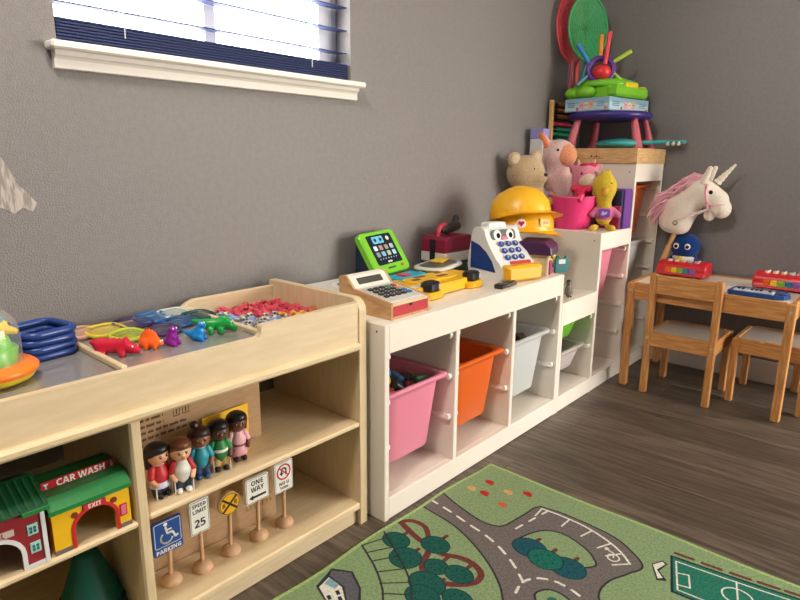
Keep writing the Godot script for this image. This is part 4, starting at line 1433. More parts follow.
	box_carton(c2, 0.37, 0.205, 0.20, cb)
	var oc := start()
	for q in [[0.098, 0.066, 0.07], [0.098, 0.046, 0.076]]:
		var k := 0.0
		while k < q[2]:
			bx(oc, V(q[0] + k, q[1], 0.0), V(q[0] + k + 0.003, q[1] + 0.012, 0.0003), 0.0)
			bx(oc, V(q[0] + k, q[1] + 0.005 * fmod(k * 300.0, 2.0), 0.0), V(q[0] + k + 0.008, q[1] + 0.0025 + 0.005 * fmod(k * 300.0, 2.0), 0.0003), 0.0)
			k += 0.0115
	part("printing", done(oc), mat("93702a", 0.8), c2)
	# yellow card leaning on the box behind the dolls
	var yc := thing("yellow_card", "bright yellow card standing behind the last dolls", "card", V(-0.372, 0.303, 0.2835), 1.5)
	part("card", box(V(-0.062, 0, -0.0012), V(0.062, 0.102, 0.0012), 0.0005), mat("f0bd16", 0.5), yc)

func cardboard() -> StandardMaterial3D:
	return wood("cardboard", "ab8a66", "b3926d", V(4, 14, 4), 0.85)

func box_carton(t: Node3D, w: float, h: float, d: float, m: Material) -> void:
	part("front_face", box(V(-w / 2, 0, -0.003), V(w / 2, h, 0), 0.0008), m, t)
	part("rear_face", box(V(-w / 2, 0, -d), V(w / 2, h, -d + 0.003), 0.0008), m, t)
	part("side_face", box(V(-w / 2, 0, -d + 0.003), V(-w / 2 + 0.003, h, -0.003), 0.0), m, t)
	part("side_face", box(V(w / 2 - 0.003, 0, -d + 0.003), V(w / 2, h, -0.003), 0.0), m, t)
	part("bottom_face", box(V(-w / 2, 0, -d), V(w / 2, 0.003, 0), 0.0), m, t)
	part("flap", box(V(-w / 2, h - 0.003, -d * 0.5 + 0.001), V(w / 2, h, 0), 0.0008), m, t)
	part("flap", box(V(-w / 2, h - 0.003, -d), V(w / 2, h, -d * 0.5 - 0.001), 0.0008), m, t)

func print_lines(t: Node3D, ink: Material) -> void:      # the printed warning text is too small to read: rows of strokes of its size
	var rng := RandomNumberGenerator.new()
	rng.seed = 21
	var rows := [[-0.160, 0.136, 0.085], [-0.160, 0.122, 0.085], [-0.160, 0.108, 0.14], [-0.160, 0.094, 0.15], [-0.160, 0.080, 0.036], [-0.160, 0.066, 0.046]]
	var s := start()
	for q in rows:
		var x: float = q[0]
		while x < q[0] + q[2]:
			var wl := rng.randf_range(0.008, 0.020)
			var e := minf(x + wl, q[0] + q[2])
			var k := x
			while k < e - 0.001:
				bx(s, V(k, q[1], 0.0), V(k + 0.0017, q[1] + rng.randf_range(0.005, 0.0075), 0.0003), 0.0)
				k += 0.0026
			bx(s, V(x, q[1] + 0.0022, 0.0), V(e, q[1] + 0.004, 0.0003), 0.0)
			x = e + 0.004
	part("printing", done(s), ink, t)
	var g := start()
	for k in 2:
		var x0 := -0.052 + k * 0.022
		bx(g, V(x0, 0.126, 0), V(x0 + 0.016, 0.128, 0.0003), 0.0)
		bx(g, V(x0, 0.144, 0), V(x0 + 0.016, 0.146, 0.0003), 0.0)
		bx(g, V(x0, 0.128, 0), V(x0 + 0.0016, 0.144, 0.0003), 0.0)
		bx(g, V(x0 + 0.0144, 0.128, 0), V(x0 + 0.016, 0.144, 0.0003), 0.0)
		bx(g, V(x0 + 0.0065, 0.130, 0), V(x0 + 0.0095, 0.142, 0.0003), 0.0)
	part("handling_mark", done(g), ink, t)

# ================= road signs =================
func sign_post(label: String, at: Vector3, x: float, y_low: float) -> Node3D:
	var t := thing("toy_road_sign", label, "toy sign", at, 0.0, "toy road signs")
	var wd := wood("sign_wood", "c39a76", "d2ac88", V(14, 3, 14), 0.5)
	part("base", lathed([Vector2(0, 0), Vector2(0.0225, 0), Vector2(0.0235, 0.003), Vector2(0.021, 0.011), Vector2(0.014, 0.018), Vector2(0.006, 0.021), Vector2(0, 0.021)], 22), wd, t)
	part("post", cyl(V(0, 0.02, 0), V(x, y_low + 0.004, 0), 0.0048, -1.0, 10), wd, t)
	return t

func road_signs() -> void:
	var by := 0.067
	var white := mat("eceae4", 0.4)
	var black := mat("1a1a1c", 0.4)
	var dark := mat("24262c", 0.5)
	var zf := 0.0032
	# accessible parking
	var a := sign_post("blue PARKING sign with a white wheelchair symbol on a wooden post", V(-0.552, by, 0.318), 0.002, 0.078)
	var pa := part("plate", slab(rounded(0.067, 0.080, 0.005, 4, Vector2(0.0, 0.116)), 0.006, Transform3D(Basis(), V(0, 0, -0.003)), 0.0008), mat("1d4a96", 0.4), a)
	var fr := start()
	var o := rounded(0.060, 0.058, 0.004, 4, Vector2(0, 0.1235))
	var i0 := rounded(0.0575, 0.0555, 0.003, 4, Vector2(0, 0.1235))
	for k in o.size():
		var k2 := (k + 1) % o.size()
		quad(fr, V(o[k].x, o[k].y, zf), V(o[k2].x, o[k2].y, zf), V(i0[k2].x, i0[k2].y, zf), V(i0[k].x, i0[k].y, zf))
	part("border", done(fr), white, pa)
	var wc := start()
	bar(wc, arc(Vector2(-0.003, 0.114), 0.013, 130.0, 345.0), 0.0042, zf)
	bar(wc, PackedVector2Array([Vector2(-0.004, 0.139), Vector2(-0.001, 0.123), Vector2(0.011, 0.123), Vector2(0.017, 0.108), Vector2(0.023, 0.111)]), 0.0045, zf)
	bar(wc, PackedVector2Array([Vector2(-0.003, 0.131), Vector2(0.009, 0.131)]), 0.0035, zf)
	extrude(wc, circle(0.0044, 16, Vector2(-0.004, 0.1455)), 0.0004, Transform3D(Basis(), V(0, 0, zf - 0.0002)))
	part("wheelchair_symbol", done(wc), white, pa)
	lettering("PARKING", 0.0095, white, pa, Transform3D(Basis(), V(0, 0.0845, zf)))
	# speed limit
	var b := sign_post("white SPEED LIMIT 25 sign on a wooden post", V(-0.482, by, 0.330), 0.0, 0.094)
	var pb := part("plate", slab(rounded(0.048, 0.082, 0.004, 4, Vector2(0, 0.1345)), 0.008, Transform3D(Basis(), V(0, 0, -0.005)), 0.0008), white, b)
	frame_line(pb, 0.044, 0.077, Vector2(0, 0.1345), zf, dark)
	lettering("SPEED", 0.0084, black, pb, Transform3D(Basis(), V(0, 0.163, zf)))
	lettering("LIMIT", 0.0088, black, pb, Transform3D(Basis(), V(0, 0.149, zf)))
	lettering("25", 0.019, black, pb, Transform3D(Basis(), V(0, 0.119, zf)))
	# railway crossing
	var c := sign_post("round yellow railway crossing sign on a wooden post", V(-0.405, by, 0.325), 0.002, 0.1)
	var pc := part("plate", slab(circle(0.0285, 30, Vector2(0.002, 0.128)), 0.010, Transform3D(Basis(), V(0, 0, -0.006)), 0.0008), mat("c9b078", 0.5), c)
	part("face", slab(circle(0.0262, 30, Vector2(0.002, 0.128)), 0.0008, Transform3D(Basis(), V(0, 0, 0.0036))), mat("e8ac1c", 0.4), pc)
	var xx := start()
	bar(xx, PackedVector2Array([Vector2(-0.016, 0.144), Vector2(0.020, 0.112)]), 0.0052, 0.0046)
	bar(xx, PackedVector2Array([Vector2(0.020, 0.144), Vector2(-0.016, 0.112)]), 0.0052, 0.0047)
	bar(xx, arc(Vector2(0.002, 0.128), 0.0255, 0.0, 360.0), 0.0014, 0.0046)
	part("crossing_mark", done(xx), black, pc)
	lettering("R", 0.0105, black, pc, Transform3D(Basis(), V(-0.0135, 0.128, 0.0046)))
	lettering("R", 0.0105, black, pc, Transform3D(Basis(), V(0.0175, 0.128, 0.0046)))
	# one way
	var d := sign_post("white ONE WAY sign with a black arrow on a wooden post", V(-0.326, by, 0.325), 0.002, 0.098)
	var pd := part("plate", slab(rounded(0.067, 0.066, 0.004, 4, Vector2(0.001, 0.132)), 0.010, Transform3D(Basis(), V(0, 0, -0.007)), 0.0008), white, d)
	frame_line(pd, 0.063, 0.062, Vector2(0.001, 0.132), zf, dark)
	lettering("ONE", 0.0125, black, pd, Transform3D(Basis(), V(0.001, 0.151, zf)))
	lettering("WAY", 0.0125, black, pd, Transform3D(Basis(), V(0.001, 0.134, zf)))
	var ar := PackedVector2Array([Vector2(-0.024, 0.114), Vector2(-0.012, 0.1205), Vector2(-0.012, 0.1168), Vector2(0.025, 0.1168), Vector2(0.025, 0.1112), Vector2(-0.012, 0.1112), Vector2(-0.012, 0.1075)])
	part("arrow", slab(ar, 0.0005, Transform3D(Basis(), V(0, 0, zf - 0.0002))), black, pd)
	# no u turn
	var e := sign_post("white NO U TURN sign with a red ring on a wooden post", V(-0.249, by, 0.327), 0.002, 0.09)
	var pe := part("plate", slab(rounded(0.057, 0.082, 0.004, 4, Vector2(0.002, 0.1335)), 0.006, Transform3D(Basis(), V(0, 0, -0.003)), 0.0008), white, e)
	frame_line(pe, 0.053, 0.078, Vector2(0.002, 0.1335), zf, dark)
	var uu := start()
	bar(uu, PackedVector2Array([Vector2(0.009, 0.138), Vector2(0.009, 0.150), Vector2(0.0065, 0.1555), Vector2(0.001, 0.157), Vector2(-0.0035, 0.1545), Vector2(-0.005, 0.149), Vector2(-0.005, 0.143)]), 0.0042, zf)
	extrude(uu, PackedVector2Array([Vector2(-0.0115, 0.1455), Vector2(0.0015, 0.1455), Vector2(-0.005, 0.1375)]), 0.0004, Transform3D(Basis(), V(0, 0, zf - 0.0002)))
	part("u_turn_arrow", done(uu), black, pe)
	var rd := start()
	bar(rd, arc(Vector2(0.002, 0.147), 0.0195, 0.0, 360.0), 0.0038, zf + 0.0003)
	bar(rd, PackedVector2Array([Vector2(-0.0115, 0.1605), Vector2(0.0155, 0.1335)]), 0.0036, zf + 0.0003)
	part("prohibition_ring", done(rd), mat("c8202c", 0.4), pe)
	lettering("NO U", 0.0088, black, pe, Transform3D(Basis(), V(0.002, 0.1155, zf)))
	lettering("TURN", 0.0070, black, pe, Transform3D(Basis(), V(0.002, 0.1035, zf)))

func arc(c: Vector2, rad: float, a0: float, a1: float) -> PackedVector2Array:
	var out := PackedVector2Array()
	var n := 28
	for i in n + 1:
		var a := deg_to_rad(lerpf(a0, a1, float(i) / n))
		out.append(c + Vector2(cos(a), sin(a)) * rad)
	return out

func bar(s: SurfaceTool, pts: PackedVector2Array, wide: float, z: float) -> void:     # thin raised stroke on a plate
	for i in pts.size() - 1:
		var a := pts[i]
		var b := pts[i + 1]
		var t := (b - a).normalized()
		var n := t.orthogonal() * wide / 2
		a -= t * wide * 0.12
		b += t * wide * 0.12
		extrude(s, PackedVector2Array([a + n, b + n, b - n, a - n]), 0.0004, Transform3D(Basis(), V(0, 0, z - 0.0002)))

func frame_line(parent: Node, w: float, h: float, at: Vector2, z: float, m: Material) -> void:
	var s := start()
	var o := rounded(w, h, 0.004, 4, at)
	var q := rounded(w - 0.0022, h - 0.0022, 0.003, 4, at)
	for k in o.size():
		var k2 := (k + 1) % o.size()
		quad(s, V(o[k].x, o[k].y, z), V(o[k2].x, o[k2].y, z), V(q[k2].x, q[k2].y, z), V(q[k].x, q[k].y, z))
	part("border", done(s), m, parent)

# ================= dolls =================
func dolls() -> void:
	var y := 0.303
	doll("doll with long black hair, red top and striped skirt", V(-0.574, y, 0.352), 12.0, {"skin": "d9a07a", "hair": "16141a", "top": "c32a36", "legs": "1e2030", "feet": "17171c", "sleeve": "c32a36", "style": "long", "collar": "e6e2de", "band": "c9cdea", "bars": true})
	doll("doll with brown hair, white shirt, red jacket and white shoes", V(-0.5325, y, 0.368), -14.0, {"skin": "e3b08c", "hair": "6a3c26", "top": "dcdad6", "legs": "22384a", "feet": "e4e2dc", "sleeve": "b32836", "style": "short", "bars": true})
	doll("doll with a brown hair bun, teal shirt and blue shoes", V(-0.476, y, 0.346), -18.0, {"skin": "8a5a40", "hair": "33231f", "top": "2b97ac", "legs": "24406a", "feet": "1f4f86", "sleeve": "2b97ac", "style": "bun", "collar": "dfe6e6", "bars": false})
	doll("doll with black hair and a green shirt with a white stripe", V(-0.4295, y, 0.346), -16.0, {"skin": "5a3428", "hair": "121218", "top": "2a8342", "legs": "b79a66", "feet": "16161c", "sleeve": "2a8342", "style": "short", "stripe": "e8e8e2", "bars": true})
	doll("doll with dark hair and a pink dress", V(-0.3765, y, 0.337), -14.0, {"skin": "6d3d2e", "hair": "17141a", "top": "e8b2bc", "legs": "e2a4b0", "feet": "1c1d2c", "sleeve": "e8b2bc", "style": "long", "belt": "6a2f3c", "bars": false})

func doll(label: String, at: Vector3, turn: float, q: Dictionary) -> void:
	var t := thing("toy_doll", label, "doll", at, turn, "small plastic dolls on the shelf")
	var skin := mat(q.skin, 0.4)
	# figure: skin-coloured head, neck, torso, arms and hands in one piece; clothes over it
	var fig := blob([["e", V(0, 0.091, 0.001), V(0.0215, 0.0215, 0.0200)], ["c", V(0, 0.07, 0), V(0, 0.08, 0), 0.008, 0.008], ["c", V(0, 0.03, 0), V(0, 0.062, 0), 0.012, 0.012], ["c", V(-0.017, 0.062, 0), V(-0.022, 0.042, 0.006), 0.0058, 0.0052], ["c", V(-0.022, 0.042, 0.006), V(-0.017, 0.034, 0.014), 0.0052, 0.005], ["c", V(0.017, 0.062, 0), V(0.022, 0.042, 0.006), 0.0058, 0.0052], ["c", V(0.022, 0.042, 0.006), V(0.018, 0.034, 0.014), 0.0052, 0.005], ["e", V(0, 0.088, 0.0208), V(0.003, 0.0028, 0.003)], ["e", V(-0.019, 0.09, 0), V(0.003, 0.005, 0.004)], ["e", V(0.019, 0.09, 0), V(0.003, 0.005, 0.004)]], 0.0022, 0.003)
	part("body", fig, skin, t)
	part("shirt", blob([["c", V(0, 0.038, 0), V(0, 0.062, 0), 0.0165, 0.0135], ["e", V(0, 0.05, 0.003), V(0.0175, 0.016, 0.0155)]], 0.0022, 0.004), mat(q.top, 0.45), t)
	for sx in [-1, 1]:
		part("sleeve", blob([["c", V(sx * 0.015, 0.065, 0), V(sx * 0.0215, 0.049, 0.004), 0.0075, 0.0068]], 0.0022), mat(q.sleeve, 0.45), t)
		part("shoe", blob([["c", V(sx * 0.009, 0.007, 0.002), V(sx * 0.0095, 0.006, 0.014), 0.007, 0.006]], 0.0022), mat(q.feet, 0.4), t)
		part("eye", ellipsoid(V(sx * 0.0072, 0.0930, 0.0200), V(0.0026, 0.0034, 0.0012), 8, 6), mat("15120f", 0.2), t)
		part("eye_glint", ellipsoid(V(sx * 0.0078, 0.0943, 0.0210), V(0.0009, 0.001, 0.0006), 6, 5), mat("f0f0ee", 0.2), t)
	part("mouth", ellipsoid(V(0, 0.0805, 0.0190), V(0.0036, 0.0010, 0.0012), 8, 6), mat("8e3b38", 0.4), t)
	part("trousers", blob([["c", V(-0.009, 0.010, 0.002), V(-0.008, 0.030, 0), 0.0088, 0.0105], ["c", V(0.009, 0.010, 0.002), V(0.008, 0.030, 0), 0.0088, 0.0105]], 0.0022, 0.005), mat(q.legs, 0.45), t)
	var hair := [["e", V(0, 0.098, -0.004), V(0.0242, 0.0195, 0.0225)], ["e", V(0, 0.106, 0.004), V(0.0210, 0.0115, 0.0188)]]
	if q.style == "long":
		hair.append_array([["c", V(-0.019, 0.095, -0.006), V(-0.019, 0.070, -0.006), 0.0075, 0.0055], ["c", V(0.019, 0.095, -0.006), V(0.019, 0.072, -0.006), 0.0075, 0.0055], ["c", V(0, 0.095, -0.014), V(0, 0.066, -0.013), 0.013, 0.010]])
	elif q.style == "bun":
		hair.append_array([["e", V(-0.008, 0.121, -0.006), V(0.009, 0.008, 0.009)], ["c", V(0, 0.095, -0.014), V(0, 0.082, -0.013), 0.012, 0.010]])
	else:
		hair.append(["c", V(0, 0.095, -0.012), V(0, 0.086, -0.012), 0.013, 0.010])
	part("hair", blob(hair, 0.0022, 0.003), mat(q.hair, 0.35), t)
	if q.has("collar"):
		part("collar", lathed([Vector2(0.0098, -0.002), Vector2(0.0125, -0.003), Vector2(0.0125, 0.0), Vector2(0.0098, 0.001)], 18, Transform3D(Basis(), V(0, 0.0745, 0))), mat(q.collar, 0.4), t)
	if q.has("stripe"):
		part("stripe", lathed([Vector2(0.0178, 0.046), Vector2(0.0183, 0.049), Vector2(0.0178, 0.053)], 22, Transform3D(Basis(), V(0, 0, 0.002)), Vector2(1.0, 0.92)), mat(q.stripe, 0.4), t)
	if q.has("belt"):
		part("belt", lathed([Vector2(0.0176, 0.038), Vector2(0.0183, 0.040), Vector2(0.0176, 0.042)], 22, Transform3D(Basis(), V(0, 0, 0.001)), Vector2(1.0, 0.95)), mat(q.belt, 0.4), t)
		part("skirt", lathed([Vector2(0.0165, 0.038), Vector2(0.019, 0.028), Vector2(0.021, 0.017), Vector2(0.0, 0.017)], 22), mat(q.legs, 0.45), t)
	if q.has("band"):
		part("skirt", lathed([Vector2(0.0172, 0.036), Vector2(0.0192, 0.030), Vector2(0.0202, 0.024), Vector2(0.0, 0.024)], 22), mat(q.band, 0.45), t)
	if q.bars:
		for sx in [-1, 1]:
			part("white_strip", box(V(sx * 0.0185 - 0.001, 0.001, 0.012), V(sx * 0.0185 + 0.001, 0.030, 0.0145), 0.0004), mat("e6e6e8", 0.35), t)

# ================= toys on the low unit =================
const LY := 0.565

func low_unit_toys() -> void:
	# flat white game box with a green oval
	var g := thing("game_box", "flat white game box with a green oval by the wall", "box", V(0.03, LY, 0.02))
	part("box_body", box(V(0, 0, 0), V(0.30, 0.034, 0.19), 0.002), mat("d9d7d2", 0.4), g)
	var ov := start()
	extrude(ov, PackedVector2Array(circle(1.0, 40)), 0.0006, Transform3D(Basis(V(0.085, 0, 0), V(0, 0, -0.07), V(0, 1, 0)), V(0.185, 0.034, 0.105)))
	part("white_ring", done(ov), mat("eceae6", 0.4), g)
	var ov2 := start()
	extrude(ov2, PackedVector2Array(circle(1.0, 40)), 0.0009, Transform3D(Basis(V(0.068, 0, 0), V(0, 0, -0.055), V(0, 1, 0)), V(0.185, 0.034, 0.105)))
	part("green_oval", done(ov2), mat("5f8f78", 0.4), g)
	# wooden cash register
	var r := thing("wooden_cash_register", "wooden toy cash register with a red drawer", "toy register", V(0.049, LY, 0))
	var wd := wood("register_wood", "b38a5e", "c8a276", V(9, 9, 2), 0.5)
	var prof := PackedVector2Array([Vector2(0.223, 0), Vector2(0.424, 0), Vector2(0.424, 0.046), Vector2(0.282, 0.066), Vector2(0.254, 0.096), Vector2(0.238, 0.099), Vector2(0.223, 0.094)])
	var swap := Basis(V(0, 0, 1), V(0, 1, 0), V(-1, 0, 0))
	for x in [0.008, 0.16]:
		part("side_panel", slab(prof, 0.008, Transform3D(swap, V(x, 0, 0)), 0.001), wd, r)
	var inner := PackedVector2Array([Vector2(0.226, 0.008), Vector2(0.420, 0.036), Vector2(0.420, 0.044), Vector2(0.281, 0.0645), Vector2(0.253, 0.0945), Vector2(0.238, 0.0975), Vector2(0.226, 0.092)])
	part("top_cover", slab(inner, 0.144, Transform3D(swap, V(0.152, 0, 0))), mat("e2ddd2", 0.4), r)
	part("base_board", box(V(0.008, 0, 0.226), V(0.152, 0.007, 0.422), 0.001), wd, r)
	var dr := part("drawer", box(V(0.0085, 0.0075, 0.3), V(0.1515, 0.036, 0.4225), 0.001), mat("b51f30", 0.4), r)
	var notch := PackedVector2Array([Vector2(0.071, 0.036), Vector2(0.089, 0.036), Vector2(0.086, 0.0295), Vector2(0.08, 0.0275), Vector2(0.074, 0.0295)])
	part("finger_notch", slab(notch, 0.0008, Transform3D(Basis(), V(0, 0, 0.4222))), mat("141214", 0.7), dr)
	part("front_lip", box(V(0.008, 0.036, 0.418), V(0.152, 0.0445, 0.4235), 0.0008), wood("register_edge", "d9bd92", "e6cca4", V(2, 9, 9), 0.5), r)
	# slopes: display and keypad
	var d0 := V(0, 0.0645, 0.281)
	var d1 := V(0, 0.0945, 0.253)
	var dn := face(V(0.08, 0.0795, 0.267), V(0, 0.028, 0.030))
	part("display", slab(rounded(0.098, 0.021, 0.002), 0.0015, dn), mat("4b4a44", 0.25), r)
	var kn := face(V(0.08, 0.0548, 0.35), V(0, 0.139, 0.0205))
	var pad := part("key_plate", slab(rounded(0.128, 0.112, 0.004), 0.0012, kn), mat("c9c8c2", 0.4), r)
	for iy in 4:
		for ix in 5:
			var hex := "23262e"
			if ix == 3:
				hex = ["2e8a5a", "23262e", "23262e", "23262e"][iy]
			elif ix == 4:
				hex = ["b32a36", "d09a5e", "2a6fa8", "2a6fa8"][iy]
			var kx := -0.047 + 0.0235 * ix
			var ky := 0.035 - 0.0205 * iy
			part("key", slab(rounded(0.017, 0.0145, 0.004, 3), 0.004, kn * Transform3D(Basis(), V(kx, ky, 0.0012)), 0.0008), mat(hex, 0.35), pad)
	# green learning register with a tilted screen
	var t := thing("green_tablet_register", "lime green toy register with a tilted dark icon screen", "toy register", V(0.378, LY, 0.105), 4.0)
	var lime := mat("76c332", 0.3)
	var tl := Transform3D(Basis(V(1, 0, 0), deg_to_rad(-33.0)), V(0, 0.054, 0.034)) * Transform3D(Basis(V(0, 0, 1), deg_to_rad(2.0)), Vector3.ZERO)
	var sc := part("screen_case", slab(rounded(0.184, 0.155, 0.018, 5, Vector2(0, 0.075)), 0.026, tl * Transform3D(Basis(), V(0, 0, -0.026)), 0.004), lime, t)
	part("screen", slab(rounded(0.128, 0.108, 0.006, 4, Vector2(0, 0.084)), 0.0012, tl), mat("1a2433", 0.2), sc)
	var eyes := part("screen_eyes", slab(rounded(0.056, 0.026, 0.004, 4, Vector2(-0.012, 0.119)), 0.0016, tl), mat("6ec0e6", 0.3), sc)
	eyes.name = "screen_eyes"
	for x in [-0.026, 0.002]:
		part("screen_pupil", slab(circle(0.0065, 16, Vector2(x, 0.119)), 0.002, tl), mat("122034", 0.3), sc)
	part("round_icon", slab(circle(0.008, 16, Vector2(0.040, 0.120)), 0.0016, tl), mat("d8d3c8", 0.3), sc)
	var ic := ["cfe6f2", "b08a7a", "9a8f86", "a7b7c4", "8a9aa0", "7fb2d8", "b7c7a0", "a8d8e8"]
	for k in 8:
		part("icon", slab(rounded(0.018, 0.017, 0.003, 3, Vector2(-0.042 + 0.028 * (k % 4), 0.090 - 0.023 * int(k / 4.0))), 0.0016, tl), mat(ic[k], 0.3), sc)
	for k in 7:
		part("dot", slab(circle(0.0028, 8, Vector2(-0.042 + 0.014 * k, 0.050)), 0.0016, tl), mat("93a7b4", 0.3), sc)
	part("icon_bar", slab(rounded(0.022, 0.006, 0.001, 2, Vector2(0, 0.0375)), 0.0016, tl), mat("c7d0d2", 0.3), sc)
	part("speaker_slot", slab(rounded(0.040, 0.006, 0.002, 3, Vector2(-0.004, 0.016)), 0.0008, tl), mat("2d4a1a", 0.5), sc)
	part("badge", slab(rounded(0.016, 0.008, 0.002, 3, Vector2(0.052, 0.017)), 0.0012, tl), mat("b04a2a", 0.4), sc)
	part("stand", slab(PackedVector2Array([Vector2(-0.078, 0), Vector2(0.03, 0), Vector2(0.012, 0.06), Vector2(-0.045, 0.165), Vector2(-0.072, 0.16)]), 0.15, Transform3D(swap, V(0.075, 0, 0))), mat("18253f", 0.4), t)
	part("base", slab(rounded(0.18, 0.12, 0.02), 0.024, Transform3D(Basis(V(1, 0, 0), V(0, 0, -1), V(0, 1, 0)), V(0, 0, 0.06)), 0.004), lime, t)
	part("cash_drawer", box(V(-0.05, 0.024, 0.035), V(0.084, 0.046, 0.112), 0.006), mat("2aa6c8", 0.35), t)
	part("drawer_front", box(V(-0.056, 0.002, 0.112), V(0.088, 0.03, 0.122), 0.004), mat("58b53a", 0.35), t)
	part("ticket", box(V(-0.03, 0.046, 0.06), V(0.0, 0.052, 0.10), 0.001), mat("c43a56", 0.4), t)
	# white-rimmed tray with a yellow block
	var w := thing("scale_tray", "white rimmed dark tray beside the green toy register", "toy tray", V(0.60, LY, 0.15), 14.0)
	part("foot", box(V(-0.07, 0, -0.035), V(0.07, 0.042, 0.035), 0.006), mat("2f9a4a", 0.4), w)
	var flat := Basis(V(1, 0, 0), V(0, 0, -1), V(0, 1, 0))
	part("tray_rim", slab(rounded(0.225, 0.125, 0.05, 8), 0.012, Transform3D(flat, V(0, 0.042, 0)), 0.004), mat("d9d8d0", 0.35), w)
	part("tray_inset", slab(rounded(0.19, 0.092, 0.04, 8), 0.002, Transform3D(flat, V(0, 0.054, 0)), 0.0005), mat("55565a", 0.3), w)
	single("yellow_tile", box(V(-0.045, 0, -0.022), V(0.045, 0.010, 0.022), 0.003), mat("e0b93a", 0.4), "small yellow tile lying on the white rimmed tray", "tile", Transform3D(Basis(V(0, 1, 0), 0.3), V(0.63, LY + 0.0565, 0.135)))
	# yellow car-shaped toy with black corner wheels
	var c := thing("yellow_car_toy", "flat yellow car toy with two black wheels", "toy car", V(0.43, LY, 0.282), 0.0)
	var plan := PackedVector2Array([Vector2(-0.19, -0.06), Vector2(-0.15, -0.09), Vector2(0.11, -0.10), Vector2(0.17, -0.085), Vector2(0.185, -0.04), Vector2(0.18, 0.02), Vector2(0.14, 0.045), Vector2(-0.11, 0.05), Vector2(-0.17, 0.04), Vector2(-0.195, 0.0)])
	var pl2 := smooth(plan, true, 4)
	for k in pl2.size():
		pl2[k].y = -pl2[k].y
	part("body", slab(pl2, 0.034, Transform3D(flat, V(0, 0.004, 0)), 0.004), mat("eab41c", 0.35), c)
	part("roof_panel", slab(rounded(0.22, 0.09, 0.03), 0.005, Transform3D(flat, V(0.0, 0.038, -0.03)), 0.002), mat("f0c02a", 0.35), c)
	part("window_strip", slab(rounded(0.07, 0.028, 0.008), 0.012, Transform3D(flat, V(-0.12, 0.028, 0.02)), 0.002), mat("e3dccb", 0.35), c)
	for q in [[-0.03, -0.055, 0.05], [0.045, -0.02, 0.05], [-0.075, -0.03, 0.035], [0.07, -0.06, 0.03]]:
		part("printed_patch", slab(rounded(q[2], 0.02, 0.006), 0.0008, Transform3D(flat, V(q[0], 0.043, q[1]))), mat("7a4a2a", 0.5), c)
	for q in [[-0.105, 0.052], [0.125, 0.042]]:
		part("wheel_arch", slab(rounded(0.085, 0.06, 0.026), 0.024, Transform3D(flat, V(q[0], 0.0, q[1])), 0.006), mat("e6ad16", 0.35), c)
		var wh := part("wheel", slab(rounded(0.062, 0.046, 0.018), 0.030, Transform3D(flat, V(q[0], 0.024, q[1])), 0.006), mat("16171c", 0.3), c)
		part("wheel_mark", box(V(q[0] + 0.012, 0.032, q[1] + 0.0228), V(q[0] + 0.018, 0.048, q[1] + 0.0236), 0.0), mat("b9bac0", 0.3), wh)
	# dark grey scanner with a loop handle
	var sn := thing("toy_scanner", "dark grey loop-handled scanner lying by the white register", "toy scanner", V(0.645, LY, 0.405), 8.0)
	var lp := []
	for p in rounded(0.085, 0.034, 0.016, 6):
		lp.append(V(p.x + 0.02, 0.006, p.y * 0.8))
	var ls := start()
	tube(ls, lp, 0.0055, 8, true)
	part("loop_handle", done(ls), mat("4a4844", 0.4), sn)
	part("head", box(V(-0.06, 0, -0.018), V(-0.02, 0.016, 0.014), 0.004), mat("1f2025", 0.35), sn)
	# maroon, white and green tool box
	var b := thing("tool_box", "maroon, white and green toy tool box with a red handle", "toy tool box", V(0.655, LY, 0.022))
	part("green_base", box(V(0, 0, 0), V(0.165, 0.045, 0.118), 0.004), mat("163d3a", 0.4), b)
	part("white_tray", box(V(-0.001, 0.045, -0.001), V(0.166, 0.082, 0.119), 0.004), mat("c9c4c0", 0.4), b)
	part("maroon_lid", slab(PackedVector2Array([Vector2(0, 0.082), Vector2(0.165, 0.082), Vector2(0.165, 0.128), Vector2(0.155, 0.14), Vector2(0.01, 0.14), Vector2(0, 0.128)]), 0.12, Transform3D(Basis(), V(0, 0, -0.001)), 0.004), mat("7c1736", 0.3), b)
	part("black_strap", box(V(-0.005, 0.03, 0.045), V(0.0, 0.13, 0.068), 0.001), mat("17161a", 0.5), b)
	var hs := start()
	var hp := []
	for i in 13:
		var a := PI * i / 12
		hp.append(V(0.055 - 0.032 * cos(a), 0.138 + 0.04 * sin(a), 0.06))
	tube(hs, hp, 0.0095, 10)
	part("red_handle", done(hs), mat("b01f3c", 0.35), b)
	var bk := thing("black_toy_drill", "black toy drill lying on the maroon tool box", "toy drill", V(0.77, LY + 0.141, 0.075), 10.0)
	part("barrel", blob([["c", V(-0.055, 0.020, 0), V(0.04, 0.026, 0), 0.017, 0.020]], 0.005), mat("1b1a1f", 0.4), bk)
	part("grip", blob([["c", V(0.025, 0.026, 0), V(0.05, 0.055, -0.005), 0.014, 0.013]], 0.005), mat("2b2a30", 0.4), bk)
	part("chuck", cyl(V(-0.075, 0.019, 0), V(-0.052, 0.02, 0), 0.006, 0.012), mat("5a2234", 0.4), bk)
	face_register()
	play_house()

